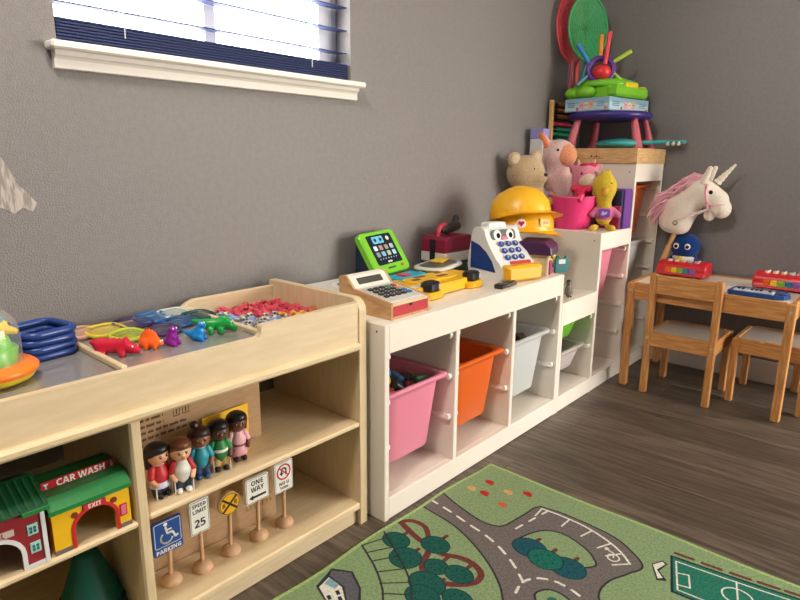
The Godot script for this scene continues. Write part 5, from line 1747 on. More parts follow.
func face_register() -> void:
	var r := thing("white_face_register", "white toy register with eyes, blue keys and yellow drawer", "toy register", V(0.705, LY, 0), -17.0)
	r.scale = Vector3.ONE * 0.97
	r.position = V(0.795, LY, 0.292) - r.basis * V(0.0825, 0, 0.29)
	var wh := mat("dfe0e0", 0.32)
	var swap := Basis(V(0, 0, 1), V(0, 1, 0), V(-1, 0, 0))
	var prof := PackedVector2Array([Vector2(0.198, 0), Vector2(0.375, 0), Vector2(0.378, 0.055), Vector2(0.352, 0.078), Vector2(0.318, 0.115), Vector2(0.292, 0.148), Vector2(0.282, 0.172), Vector2(0.262, 0.186), Vector2(0.232, 0.186), Vector2(0.214, 0.172), Vector2(0.202, 0.13)])
	part("body", slab(smooth(prof, true, 3), 0.165, Transform3D(swap, V(0.165, 0, 0)), 0.0), wh, r)
	part("top_bump", slab(rounded(0.09, 0.03, 0.012, 5, Vector2(0.075, 0.187)), 0.05, Transform3D(Basis(), V(0, 0, 0.215)), 0.006), wh, r)
	var side := PackedVector2Array([Vector2(0.206, 0.03), Vector2(0.352, 0.03), Vector2(0.330, 0.068), Vector2(0.296, 0.098), Vector2(0.255, 0.12), Vector2(0.206, 0.132)])
	part("blue_side", slab(side, 0.002, Transform3D(swap, V(0.0008, 0, 0))), mat("1d3f86", 0.35), r)
	part("blue_side", slab(side, 0.002, Transform3D(swap, V(0.1662, 0, 0))), mat("1d3f86", 0.35), r)
	# face panel
	var fn := face(V(0.0825, 0.157, 0.290), V(0, 0.30, 1.0))
	var fp := part("face_panel", slab(rounded(0.118, 0.042, 0.016, 6), 0.002, fn), mat("5e5f64", 0.65), r)
	for x in [-0.030, 0.030]:
		part("eye_white", slab(circle(0.0175, 22, Vector2(x, 0)), 0.0016, fn * Transform3D(Basis.from_scale(V(1, 1.15, 1)), V(0, 0, 0.002))), mat("e6e6e6", 0.6), fp)
		part("pupil", slab(circle(0.0085, 18, Vector2(x + 0.003, -0.002)), 0.0012, fn * Transform3D(Basis.from_scale(V(1, 1.2, 1)), V(0, 0, 0.0036))), mat("0c0c10", 0.6, 0.2), fp)
	part("nose", slab(rounded(0.022, 0.012, 0.005, 4, Vector2(0, -0.013)), 0.003, fn * Transform3D(Basis(), V(0, 0, 0.002))), mat("c44a62", 0.35), fp)
	# nine keys with numbers
	var kn := face(V(0.088, 0.104, 0.3335), V(0, 0.66, 0.75))
	for iy in 3:
		for ix in 3:
			var kx := -0.034 + 0.034 * ix
			var ky := 0.030 - 0.030 * iy
			var key := part("key", slab(circle(0.0128, 20), 0.005, kn * Transform3D(Basis.from_scale(V(1, 0.88, 1)), V(kx, ky, -0.001)), 0.001), mat("24428c", 0.3), r)
			lettering(str(iy * 3 + ix + 1), 0.009, mat("dfe4ee", 0.3), key, kn * Transform3D(Basis(), V(kx, ky, 0.0042)), true, "number")
	part("lower_panel", slab(rounded(0.10, 0.014, 0.005), 0.002, face(V(0.1, 0.064, 0.3725), V(0, 0.66, 0.75))), mat("b8403a", 0.35), r)
	var dw := part("drawer", box(V(0.008, 0.004, 0.33), V(0.172, 0.06, 0.418), 0.009), mat("eaae1e", 0.35), r)
	dw.name = "drawer"
	part("arm", blob([["c", V(0.14, 0.168, 0.25), V(0.176, 0.186, 0.262), 0.010, 0.008]], 0.004), wh, r)
	part("heart_disc", slab(circle(0.0185, 24), 0.010, face(V(0.188, 0.192, 0.268), V(-0.5, 0.1, 0.85)), 0.003), wh, r)
	var hp := PackedVector2Array([Vector2(0, -0.012), Vector2(0.012, 0.002), Vector2(0.010, 0.009), Vector2(0.005, 0.010), Vector2(0, 0.006), Vector2(-0.005, 0.010), Vector2(-0.010, 0.009), Vector2(-0.012, 0.002)])
	part("heart", slab(hp, 0.002, face(V(0.188, 0.192, 0.268), V(-0.5, 0.1, 0.85)) * Transform3D(Basis(), V(0, 0, 0.0095))), mat("c02038", 0.35), r)

func play_house() -> void:
	var h := thing("play_house", "small cream toy house with a purple roof", "toy house", V(0.930, LY, 0.352), -72.0)
	var cream := mat("d6c8aa", 0.45)
	part("house_body", box(V(-0.058, 0, -0.05), V(0.058, 0.082, 0.05), 0.003), cream, h)
	for x in [-0.035, 0.02]:
		part("wall_panel", box(V(x, 0.008, 0.05), V(x + 0.03, 0.07, 0.0512), 0.0004), mat("c9ba98", 0.45), h)
	part("corner_post", box(V(0.052, 0, 0.044), V(0.06, 0.082, 0.052), 0.001), mat("e3d7bb", 0.45), h)
	var rf := PackedVector2Array([Vector2(-0.075, 0.08), Vector2(0.075, 0.08), Vector2(0.070, 0.108), Vector2(0.045, 0.128), Vector2(-0.045, 0.128), Vector2(-0.070, 0.108)])
	part("roof", slab(rf, 0.14, Transform3D(Basis(), V(0, 0, -0.07)), 0.004), mat("45214e", 0.3), h)
	part("yellow_figure", blob([["e", V(0.066, 0.068, -0.01), V(0.008, 0.014, 0.008)], ["e", V(0.066, 0.084, -0.01), V(0.007, 0.007, 0.007)], ["c", V(0.066, 0.07, -0.02), V(0.066, 0.078, -0.026), 0.003, 0.003], ["c", V(0.066, 0.07, 0.0), V(0.066, 0.078, 0.006), 0.003, 0.003]], 0.003, 0.003), mat("d8c81e", 0.4), h)
	part("magenta_door", slab(rounded(0.034, 0.052, 0.006, 4, Vector2(0, 0.03)), 0.008, face(V(0.058, 0, 0.018), V(1, 0, 0)), 0.002), mat("b01f72", 0.35), h)
	# teal figure-shaped panel standing off the wall
	var tp := PackedVector2Array([Vector2(-0.026, 0.0), Vector2(0.026, 0.0), Vector2(0.028, 0.022), Vector2(0.034, 0.026), Vector2(0.034, 0.044), Vector2(0.027, 0.046), Vector2(0.026, 0.062), Vector2(0.018, 0.064), Vector2(0.014, 0.057), Vector2(-0.010, 0.058), Vector2(-0.014, 0.066), Vector2(-0.022, 0.064), Vector2(-0.027, 0.050)])
	var tx := face(V(0.062, -0.004, -0.062), V(0.65, 0, 0.74))
	part("hinge_arm", box(V(0.056, 0.02, -0.066), V(0.066, 0.032, -0.044), 0.001), mat("0d5a60", 0.4), h)
	var te := part("teal_panel", slab(tp, 0.012, tx * Transform3D(Basis(), V(0.030, 0, -0.004)), 0.0), mat("0f6a70", 0.35), h)
	part("white_label", slab(rounded(0.028, 0.017, 0.002, 3, Vector2(0, 0.044)), 0.0006, tx * Transform3D(Basis(), V(0.030, 0, 0.008))), mat("d2d8d6", 0.4), te)
	# small grey penguin figure on the lowest step
	var p := thing("penguin_figure", "small grey and black animal figure on the lowest step", "toy figure", V(1.120, 0.45, 0.405), -30.0)
	part("body", blob([["e", V(0, 0.026, 0), V(0.014, 0.026, 0.012)], ["e", V(0, 0.056, 0), V(0.010, 0.011, 0.010)], ["c", V(0.012, 0.035, 0), V(0.016, 0.015, 0.002), 0.004, 0.003], ["c", V(-0.012, 0.035, 0), V(-0.016, 0.015, 0.002), 0.004, 0.003]], 0.003, 0.004), mat("6d665c", 0.5), p)
	part("cap", blob([["e", V(0, 0.064, -0.001), V(0.010, 0.006, 0.010)]], 0.003), mat("2b2925", 0.5), p)
	part("foot", blob([["c", V(-0.006, 0.003, 0.006), V(-0.006, 0.003, 0.012), 0.003, 0.003], ["c", V(0.006, 0.003, 0.006), V(0.006, 0.003, 0.012), 0.003, 0.003]], 0.002), mat("2b2925", 0.5), p)

# ================= toys on the middle step =================
const BY := 0.692

func step_toys() -> void:
	# hard hats
	hat("yellow toy hard hat with a label resting on the purple roof", V(0.992, 0.718, 0.262), Basis.from_euler(V(deg_to_rad(-4), deg_to_rad(-30), deg_to_rad(-3))), "f0b01c", true)
	hat("yellow toy hard hat tipped onto another hard hat", V(0.972, 0.772, 0.255), Basis.from_euler(V(deg_to_rad(-12), deg_to_rad(-60), deg_to_rad(10))), "f3b520", false)
	# pink bucket
	var b := thing("pink_bucket", "hot pink bucket on the middle step holding plush", "bucket", V(1.418, BY, 0.255))
	var s := start()
	var seg := 36
	var rim := func(k: int) -> float:
		var a := TAU * k / seg
		return 0.150 + 0.014 * cos(a + 0.4)
	for side in 2:
		s.set_smooth_group(1 + side)
		for k in seg:
			for lv in 4:
				var f0 := lv / 4.0
				var f1 := (lv + 1) / 4.0
				var q := []
				for c in [[k, f0], [k + 1, f0], [k + 1, f1], [k, f1]]:
					var hh: float = rim.call(c[0] % seg) * c[1]
					var rr := 0.074 + 0.036 * pow(hh / 0.16, 0.9) - (0.003 if side else 0.0)
					var a: float = TAU * c[0] / seg
					q.append(V(cos(a) * rr, hh + (0.003 if side and c[1] == 0.0 else 0.0), sin(a) * rr))
				if side:
					quad(s, q[0], q[1], q[2], q[3])
				else:
					quad(s, q[3], q[2], q[1], q[0])
	lathe(s, [Vector2(0, 0), Vector2(0.074, 0)], 36, Transform3D(), 4)
	part("bucket_body", done(s), mat("e0397e", 0.35), b)
	var rp := []
	for k in seg:
		var a := TAU * k / seg
		var hh: float = rim.call(k)
		var rr := 0.074 + 0.036 * pow(hh / 0.16, 0.9)
		rp.append(V(cos(a) * rr, hh, sin(a) * rr))
	var rs := start()
	tube(rs, rp, 0.0035, 8, true)
	part("rim", done(rs), mat("e64a8a", 0.35), b)
	var hs := start()
	tube(hs, [V(0.108, 0.135, 0.02), V(0.108, 0.10, 0.04), V(0.098, 0.07, 0.048), V(0.092, 0.055, 0.048)], 0.003, 8)
	part("white_handle", done(hs), mat("ece6e6", 0.4), b)
	teddy()
	bunny()
	pink_cow()
	yellow_bird()
	# purple storage case, navy and pink books beside it
	single("purple_case", slab(rounded(0.064, 0.172, 0.010, 4, Vector2(0, 0.086)), 0.14, Transform3D(Basis(), V(0, 0, -0.07)), 0.003), mat("6a3a94", 0.4), "purple upright case against the side of the tallest step", "case", Transform3D(Basis(V(0, 1, 0), -0.1), V(1.569, BY, 0.374)))
	single("navy_book", box(V(-0.007, 0, -0.06), V(0.007, 0.165, 0.06), 0.002), mat("1e2a55", 0.5), "navy book standing between the yellow plush and purple case", "book", Transform3D(Basis(V(0, 1, 0), -0.1), V(1.523, BY, 0.375)))
	single("magenta_book", box(V(-0.004, 0, -0.05), V(0.004, 0.10, 0.05), 0.002), mat("b02a6a", 0.5), "low magenta book standing beside the navy book", "book", Transform3D(Basis(V(0, 1, 0), -0.1), V(1.509, BY, 0.385)))
	# small bird toy by the bucket
	var d := thing("small_bird_toy", "small yellow and orange bird toy between hard hat and bucket", "toy", V(1.330, BY, 0.185), -30.0)
	part("tub", box(V(-0.022, 0, -0.016), V(0.022, 0.022, 0.016), 0.004), mat("dcc832", 0.4), d)
	part("head", blob([["e", V(0.006, 0.036, 0), V(0.016, 0.016, 0.014)], ["c", V(0.014, 0.034, 0.008), V(0.024, 0.030, 0.014), 0.006, 0.004]], 0.003, 0.003), mat("ee6a24", 0.4), d)
	part("wing", blob([["e", V(-0.014, 0.032, 0.006), V(0.009, 0.011, 0.008)]], 0.003), mat("d6d6d4", 0.4), d)
	part("eye", ellipsoid(V(0.004, 0.042, 0.013), V(0.003, 0.003, 0.002), 8, 6), mat("17171a", 0.3), d)
	# tall boxes behind the plush
	var tb := thing("tall_box", "tall white and lilac box behind the pink rabbit", "box", V(1.455, BY, 0.055), 0.0)
	part("lower_box", box(V(-0.03, 0, -0.035), V(0.03, 0.385, 0.03), 0.002), mat("dcd9dc", 0.5), tb)
	part("lilac_band", box(V(-0.0302, 0.385, -0.0352), V(0.0302, 0.43, 0.0302), 0.002), mat("8f8ccc", 0.5), tb)

func hat(label: String, at: Vector3, bs: Basis, hex: String, lower: bool) -> void:
	var h := thing("toy_hard_hat", label, "hard hat", at, 0.0, "yellow toy hard hats")
	h.basis = bs
	var m := mat(hex, 0.32)
	var sq := Vector2(1.12, 1.0)
	part("shell", lathed([Vector2(0.104, 0.0), Vector2(0.104, 0.02), Vector2(0.100, 0.045), Vector2(0.088, 0.072), Vector2(0.066, 0.094), Vector2(0.036, 0.107), Vector2(0, 0.111)], 36, Transform3D(), sq), m, h)
	part("inner_shell", lathed([Vector2(0, 0.107), Vector2(0.036, 0.103), Vector2(0.064, 0.090), Vector2(0.085, 0.070), Vector2(0.097, 0.043), Vector2(0.101, 0.02), Vector2(0.101, 0.0)], 36, Transform3D(), sq), m, h)
	# brim, wider at the peak
	var s := start()
	s.set_smooth_group(1)
	for k in 48:
		var q := []
		for c in [[k, 0], [k + 1, 0], [k + 1, 1], [k, 1]]:
			var a: float = TAU * c[0] / 48
			var wide := 0.014 + 0.026 * pow(maxf(0.0, cos(a)), 2.0)
			var rr := 0.103 + (wide if c[1] else 0.0)
			q.append(V(cos(a) * rr * 1.12, -0.006 * c[1] - 0.012 * c[1] * maxf(0.0, cos(a)), sin(a) * rr))
		quad(s, q[3], q[2], q[1], q[0])
		for i in 4:
			q[i].y -= 0.0035
		quad(s, q[0], q[1], q[2], q[3])
	part("brim", done(s), m, h)
	for z in [-0.03, 0.0, 0.03]:
		var pts := []
		for i in 9:
			var a := PI * (0.18 + 0.64 * i / 8)
			pts.append(V(cos(a) * 0.108 * sqrt(1.0 - pow(z / 0.104, 2.0)) * 1.02, sin(a) * 0.111 * sqrt(1.0 - pow(z / 0.12, 2.0)), z))
		var rs := start()
		tube(rs, pts, 0.005, 8)
		part("rib", done(rs), m, h)
	if lower:
		var lb := part("label_plate", slab(rounded(0.05, 0.03, 0.004), 0.0025, face(V(0.03, 0.03, 0.1005), V(0.25, 0.18, 1.0)), 0.0005), mat("f0b63a", 0.4), h)
		part("label_mark", slab(rounded(0.026, 0.008, 0.002), 0.0008, face(V(0.03, 0.03, 0.1005), V(0.25, 0.18, 1.0)) * Transform3D(Basis(), V(0.002, 0, 0.0024))), mat("c8642a", 0.4), lb)
	else:
		part("round_emblem", slab(circle(0.012, 20), 0.003, face(V(0.098, 0.055, 0.02), V(1.0, 0.5, 0.25)), 0.0005), mat("3a3226", 0.4), h)

func teddy() -> void:
	var t := thing("teddy_bear", "light brown teddy bear in a lilac shirt by the wall", "plush bear", V(1.348, BY, 0.126), -24.0)
	var fur := plush("c2a987")
	var lean := V(-0.075, 0, -0.004)
	var hd := V(0, 0.235, 0.0) + lean
	part("body", blob([["e", V(-0.012, 0.07, 0), V(0.075, 0.085, 0.065)], ["c", V(-0.03, 0.12, 0), hd, 0.055, 0.06], ["e", hd, V(0.088, 0.078, 0.072)], ["e", hd + V(0.030, -0.016, 0.056), V(0.036, 0.030, 0.034)], ["c", V(-0.07, 0.13, 0.02), V(-0.105, 0.07, 0.06), 0.03, 0.026], ["c", V(0.045, 0.13, 0.02), V(0.07, 0.08, 0.06), 0.03, 0.026], ["c", V(-0.03, 0.034, 0.03), V(-0.04, 0.032, 0.055), 0.034, 0.03], ["c", V(0.03, 0.034, 0.03), V(0.03, 0.032, 0.05), 0.034, 0.03]], 0.008, 0.02), fur, t)
	part("shirt", blob([["e", V(-0.018, 0.095, 0.0), V(0.083, 0.080, 0.073)], ["c", V(-0.072, 0.135, 0.02), V(-0.097, 0.092, 0.045), 0.036, 0.033]], 0.008, 0.012), plush("8e84a8"), t)
	for q in [V(-0.068, 0.056, 0.006), V(0.052, 0.066, -0.006)]:
		var er := part("ear", ellipsoid(hd + q, V(0.033, 0.034, 0.018)), fur, t)
		part("ear_lining", ellipsoid(hd + q + V(-0.002, 0, 0.011), V(0.022, 0.023, 0.010)), plush("d6c2a6"), er)
	part("nose", ellipsoid(hd + V(0.040, -0.004, 0.088), V(0.010, 0.008, 0.007), 10, 8), mat("2a2422", 0.4), t)
	for q in [V(-0.008, 0.018, 0.066), V(0.046, 0.02, 0.054)]:
		part("eye", ellipsoid(hd + q, V(0.006, 0.006, 0.005), 10, 8), mat("14100e", 0.15), t)
	part("yellow_flower", ellipsoid(V(0.005, 0.118, 0.072), V(0.018, 0.018, 0.008), 12, 8), mat("c9ae58", 0.8), t)

func bunny() -> void:
	var t := thing("pink_rabbit", "pale pink plush rabbit with a peach face between the teddy and bucket", "plush rabbit", V(1.500, BY, 0.13), -46.0)
	var fur := plush("ecc8c6")
	part("body", blob([["e", V(0, 0.13, 0), V(0.078, 0.125, 0.068)], ["c", V(0, 0.20, 0), V(-0.005, 0.29, 0.0), 0.055, 0.05], ["e", V(0.0, 0.318, 0.0), V(0.076, 0.066, 0.062)], ["c", V(-0.055, 0.345, -0.006), V(-0.088, 0.405, -0.006), 0.024, 0.020], ["c", V(-0.06, 0.20, 0.03), V(-0.075, 0.10, 0.055), 0.03, 0.028], ["c", V(0.06, 0.20, 0.03), V(0.095, 0.14, 0.05), 0.03, 0.026]], 0.008, 0.02), fur, t)
	part("face", blob([["e", V(0.020, 0.312, 0.034), V(0.052, 0.052, 0.036)], ["e", V(0.030, 0.298, 0.050), V(0.030, 0.028, 0.020)]], 0.006, 0.01), plush("eda27c"), t)
	part("ear_lining", blob([["c", V(-0.060, 0.352, 0.012), V(-0.088, 0.402, 0.012), 0.016, 0.013]], 0.004), plush("ec8a62"), t)
	part("eye", ellipsoid(V(-0.022, 0.336, 0.056), V(0.006, 0.007, 0.004), 10, 8), mat("16100e", 0.15), t)
	part("eye", ellipsoid(V(0.05, 0.33, 0.044), V(0.006, 0.007, 0.004), 10, 8), mat("16100e", 0.15), t)

func pink_cow() -> void:
	var t := thing("pink_cow_plush", "pink plush cow with a red bow sitting in the bucket", "plush cow", V(1.448, BY + 0.008, 0.266), -56.0)
	t.scale = Vector3.ONE * 1.06
	var fur := plush("e58fa6")
	part("body", blob([["e", V(0, 0.075, 0), V(0.050, 0.075, 0.050)], ["c", V(0, 0.12, 0), V(0.016, 0.185, 0.012), 0.045, 0.048], ["e", V(0.018, 0.205, 0.014), V(0.052, 0.048, 0.048)], ["c", V(-0.022, 0.228, 0.0), V(-0.045, 0.25, -0.004), 0.014, 0.010], ["c", V(0.052, 0.232, 0.0), V(0.075, 0.248, -0.004), 0.014, 0.010]], 0.007, 0.018), fur, t)
	part("muzzle", blob([["e", V(0.026, 0.186, 0.05), V(0.040, 0.032, 0.028)]], 0.006), plush("e8cdb8"), t)
	part("forelock", blob([["e", V(0.014, 0.244, 0.018), V(0.024, 0.014, 0.02)], ["e", V(0.04, 0.248, 0.014), V(0.018, 0.013, 0.016)]], 0.005, 0.006), plush("c9365c"), t)
	part("horn", blob([["c", V(-0.008, 0.245, 0.004), V(-0.014, 0.268, 0.002), 0.008, 0.005]], 0.004), plush("f0b9a8"), t)
	part("horn", blob([["c", V(0.044, 0.248, 0.002), V(0.054, 0.268, 0.0), 0.008, 0.005]], 0.004), plush("f0b9a8"), t)
	part("eye", ellipsoid(V(-0.004, 0.215, 0.056), V(0.005, 0.006, 0.004), 10, 8), mat("16100e", 0.15), t)
	part("eye", ellipsoid(V(0.05, 0.218, 0.046), V(0.005, 0.006, 0.004), 10, 8), mat("16100e", 0.15), t)
	part("red_bow", blob([["e", V(-0.02, 0.155, 0.062), V(0.026, 0.018, 0.014)], ["e", V(0.022, 0.155, 0.07), V(0.022, 0.016, 0.012)], ["c", V(-0.016, 0.15, 0.072), V(-0.022, 0.125, 0.104), 0.012, 0.010], ["c", V(0.0, 0.15, 0.074), V(-0.002, 0.13, 0.104), 0.010, 0.009], ["c", V(-0.012, 0.128, 0.104), V(-0.013, 0.112, 0.112), 0.014, 0.010]], 0.005, 0.005), mat("c41f4c", 0.35), t)

func yellow_bird() -> void:
	var t := thing("yellow_bird_plush", "yellow plush bird in a purple and pink shirt beside the bucket", "plush bird", V(1.478, BY, 0.415), -58.0)
	t.position = V(1.447, BY, 0.385)
	t.scale = V(1.05, 0.95, 1.0)
	var fur := plush("dcbf3c")
	part("body", blob([["e", V(0, 0.07, 0), V(0.036, 0.05, 0.032)], ["c", V(0, 0.10, 0), V(-0.006, 0.17, 0), 0.026, 0.036], ["e", V(-0.006, 0.19, 0.0), V(0.050, 0.062, 0.046)], ["c", V(0.0, 0.235, 0.0), V(0.006, 0.262, -0.004), 0.018, 0.009], ["c", V(-0.012, 0.235, 0.0), V(-0.016, 0.256, 0.004), 0.012, 0.007], ["c", V(-0.03, 0.012, 0.015), V(-0.045, 0.012, 0.052), 0.013, 0.015], ["c", V(0.02, 0.012, 0.015), V(0.028, 0.012, 0.052), 0.013, 0.015]], 0.006, 0.014), fur, t)
	part("beak", blob([["c", V(-0.006, 0.178, 0.034), V(-0.012, 0.168, 0.062), 0.018, 0.012]], 0.005), plush("d6a23c"), t)
	part("shirt", blob([["e", V(0, 0.074, 0.002), V(0.041, 0.040, 0.037)], ["c", V(0.03, 0.09, 0.01), V(0.052, 0.07, 0.02), 0.015, 0.014], ["c", V(-0.03, 0.09, 0.01), V(-0.046, 0.07, 0.025), 0.015, 0.014]], 0.006, 0.008), plush("d87aa0"), t)
	part("shirt_badge", slab(rounded(0.046, 0.036, 0.006), 0.004, face(V(-0.004, 0.078, 0.0375), V(0, 0.05, 1)), 0.001), mat("6a3f9c", 0.5), t)
	part("badge_mark", slab(PackedVector2Array([Vector2(-0.012, -0.008), Vector2(-0.004, -0.010), Vector2(0.010, -0.004), Vector2(0.012, 0.008), Vector2(0.002, 0.004), Vector2(-0.008, 0.010)]), 0.001, face(V(-0.004, 0.078, 0.0415), V(0, 0.05, 1))), mat("b8a6d8", 0.5), t)
	part("eye", ellipsoid(V(-0.024, 0.208, 0.030), V(0.005, 0.006, 0.004), 10, 8), mat("16100e", 0.2), t)
	part("eye", ellipsoid(V(0.014, 0.208, 0.036), V(0.005, 0.006, 0.004), 10, 8), mat("16100e", 0.2), t)

# ================= toys on the tallest step =================
const CY := 0.972

func top_toys() -> void:
	# shallow wooden crate, upside down
	var c := thing("wooden_tray", "shallow light wooden tray turned over on the tallest step", "tray", V(1.598, CY, 0.05))
	var wd := wood("crate", "c9a06c", "dcb884", V(2, 12, 2), 0.5)
	part("side_board", box(V(0, 0, 0), V(0.010, 0.066, 0.40), 0.001), wd, c)
	part("front_board", box(V(0.010, 0, 0.39), V(0.347, 0.066, 0.40), 0.001), wd, c)
	part("rear_board", box(V(0.010, 0, 0), V(0.347, 0.066, 0.010), 0.001), wd, c)
	part("side_board", box(V(0.347, 0, 0), V(0.357, 0.066, 0.40), 0.001), wd, c)
	part("base_board", box(V(0.010, 0.058, 0.010), V(0.347, 0.066, 0.39), 0.0), wd, c)
	var bs := start()
	for k in 5:
		bx(bs, V(-0.0004, 0.026, 0.175 + 0.012 * k), V(0.0, 0.029 + 0.006 * (k % 2), 0.183 + 0.012 * k), 0.0)
	bx(bs, V(-0.0004, 0.020, 0.15), V(0.0, 0.0215, 0.25), 0.0)
	part("burnt_mark", done(bs), mat("5a3d22", 0.8), c)
	var ty := CY + 0.066
	# toy guitar under the stool
	var g := thing("toy_guitar", "teal toy guitar lying under the purple stool", "toy guitar", V(1.70, ty, 0.235), 0.0)
	var teal := mat("3fa6ac", 0.35)
	part("guitar_body", blob([["e", V(0.0, 0.022, 0.10), V(0.085, 0.0215, 0.075)], ["e", V(0.06, 0.022, 0.02), V(0.065, 0.0215, 0.065)]], 0.006, 0.02), teal, g)
	var nk := start()
	tube(nk, [V(0.08, 0.026, 0.05), V(0.165, 0.030, 0.17), V(0.205, 0.032, 0.25)], 0.010, 10)
	part("neck", done(nk), teal, g)
	part("headstock", box(V(0.186, 0.024, 0.235), V(0.232, 0.040, 0.312), 0.005), teal, g)
	for k in 3:
		part("tuning_peg", blob([["c", V(0.182, 0.030, 0.245 + 0.024 * k), V(0.170, 0.022, 0.247 + 0.024 * k), 0.005, 0.008]], 0.003), mat("ded9c4", 0.4), g)
	# purple stool with pink legs
	var s := thing("toy_stool", "purple topped toy table with four pink legs", "toy table", V(1.772, ty, 0.235))
	part("table_top", lathed([Vector2(0, 0.128), Vector2(0.155, 0.128), Vector2(0.176, 0.134), Vector2(0.182, 0.146), Vector2(0.178, 0.158), Vector2(0.16, 0.164), Vector2(0, 0.164)], 40, Transform3D(), Vector2(1.0, 1.05)), mat("36277a", 0.35), s)
	for q in [[-0.125, -0.115], [0.12, -0.12], [-0.06, 0.158], [0.135, 0.14]]:
		var lg := start()
		tube(lg, [V(q[0] * 1.08, 0.0, q[1] * 1.08), V(q[0] * 1.06, 0.012, q[1] * 1.06), V(q[0] * 0.98, 0.07, q[1] * 0.98), V(q[0] * 0.88, 0.132, q[1] * 0.88)], [0.023, 0.0215, 0.018, 0.0145], 14)
		part("leg", done(lg), mat("c95f70", 0.38), s)
	# blue and white puzzle box
	var by := ty + 0.164
	var bp := thing("puzzle_box", "flat pale blue puzzle box with cartoon faces on its sides", "box", V(1.64, by, 0.072), -10.0)
	part("box_body", box(V(0, 0, 0), V(0.325, 0.058, 0.235), 0.002), mat("8fb6cf", 0.4), bp)
	var side := Basis(V(0, 0, 1), V(0, 1, 0), V(-1, 0, 0))
	for fc in [[Transform3D(side, V(0, 0, 0)), 0.235], [Transform3D(Basis(), V(0, 0, 0.235)), 0.325]]:
		var xf: Transform3D = fc[0]
		var L: float = fc[1]
		part("printed_band", slab(PackedVector2Array([Vector2(0.006, 0.005), Vector2(L - 0.006, 0.005), Vector2(L - 0.006, 0.030), Vector2(L * 0.7, 0.036), Vector2(L * 0.3, 0.033), Vector2(0.006, 0.036)]), 0.0006, xf), mat("b9d3e0", 0.4), bp)
		var heads := [[0.40, 0.026, "e6a9b6"], [0.50, 0.026, "e8d3c4"], [0.60, 0.028, "e3b58e"], [0.30, 0.012, "c46a86"], [0.93, 0.012, "d88a5a"]]
		for hq in heads:
			var rad := 0.016 if hq[1] > 0.02 else 0.008
			var fp := part("printed_face", slab(circle(rad, 18, Vector2(L * hq[0], hq[1])), 0.0010, xf), mat(hq[2], 0.4), bp)
			for ex in [-0.3, 0.3]:
				part("printed_eye", slab(circle(rad * 0.17, 10, Vector2(L * hq[0] + ex * rad, hq[1] + rad * 0.1)), 0.0014, xf), mat("2a2430", 0.4), fp)
		for k in 3:
			part("printed_line", slab(PackedVector2Array([Vector2(L * 0.07, 0.020 + 0.008 * k), Vector2(L * 0.24, 0.020 + 0.008 * k), Vector2(L * 0.24, 0.024 + 0.008 * k), Vector2(L * 0.07, 0.024 + 0.008 * k)]), 0.001, xf), mat("3f7fa0", 0.4), bp)
			part("printed_line", slab(PackedVector2Array([Vector2(L * 0.74, 0.020 + 0.008 * k), Vector2(L * 0.90, 0.020 + 0.008 * k), Vector2(L * 0.90, 0.024 + 0.008 * k), Vector2(L * 0.74, 0.024 + 0.008 * k)]), 0.001, xf), mat("6b9db8", 0.4), bp)
	# lime green drum case
	var gy := by + 0.058
	var gc := thing("green_drum_case", "lime green toy case with a rounded lid and yellow latch", "toy case", V(1.772, gy, 0.203), -8.0)
	gc.scale = V(0.92, 1.12, 0.88)
	var lime := mat("7bc72e", 0.35)
	var flat := Basis(V(1, 0, 0), V(0, 0, -1), V(0, 1, 0))
	part("case_body", slab(rounded(0.26, 0.27, 0.03, 5), 0.045, Transform3D(flat, V(0, 0, 0)), 0.006), lime, gc)
	part("front_pocket", box(V(-0.14, 0.002, 0.10), V(0.15, 0.046, 0.165), 0.010), lime, gc)
	part("end_pocket", blob([["e", V(-0.125, 0.024, -0.10), V(0.045, 0.024, 0.05)], ["e", V(-0.135, 0.026, -0.02), V(0.04, 0.026, 0.06)]], 0.007, 0.01), lime, gc)
	part("lid", lathed([Vector2(0, 0.045), Vector2(0.152, 0.045), Vector2(0.158, 0.052), Vector2(0.15, 0.066), Vector2(0.10, 0.082), Vector2(0.04, 0.088), Vector2(0, 0.089)], 36), mat("6fbb29", 0.35), gc)
	part("yellow_latch", blob([["c", V(-0.05, 0.048, 0.152), V(0.03, 0.050, 0.158), 0.013, 0.013]], 0.005), mat("e0cf2a", 0.35), gc)
	part("yellow_latch", blob([["e", V(0.13, 0.046, 0.135), V(0.018, 0.008, 0.022)]], 0.005), mat("e0cf2a", 0.35), gc)
	single("blue_block", box(V(-0.018, 0, -0.015), V(0.018, 0.05, 0.015), 0.004), mat("2a6fc0", 0.35), "small blue block standing on the green case", "block", Transform3D(Basis(V(0, 1, 0), 0.3), V(1.925, gy + 0.051, 0.262)))
	# purple ring toy with coloured sticks
	var r := thing("stick_wheel_toy", "purple ring toy with a red centre and coloured sticks", "toy", V(1.675, gy + 0.060, 0.22))
	r.scale = Vector3.ONE * 0.94
	var fx := face(V(0, 0.068, 0), V(-0.82, 0.12, 0.56))
	var rp := []
	for k in 36:
		rp.append(fx * V(cos(TAU * k / 36) * 0.058, sin(TAU * k / 36) * 0.054, 0))
	var rs := start()
	tube(rs, rp, 0.013, 12, true)
	part("purple_ring", done(rs), mat("5a2a8a", 0.35), r)
	part("red_centre", blob([["e", fx * V(0.004, -0.012, 0.0), V(0.044, 0.036, 0.044)]], 0.005), mat("d62f36", 0.35), r)
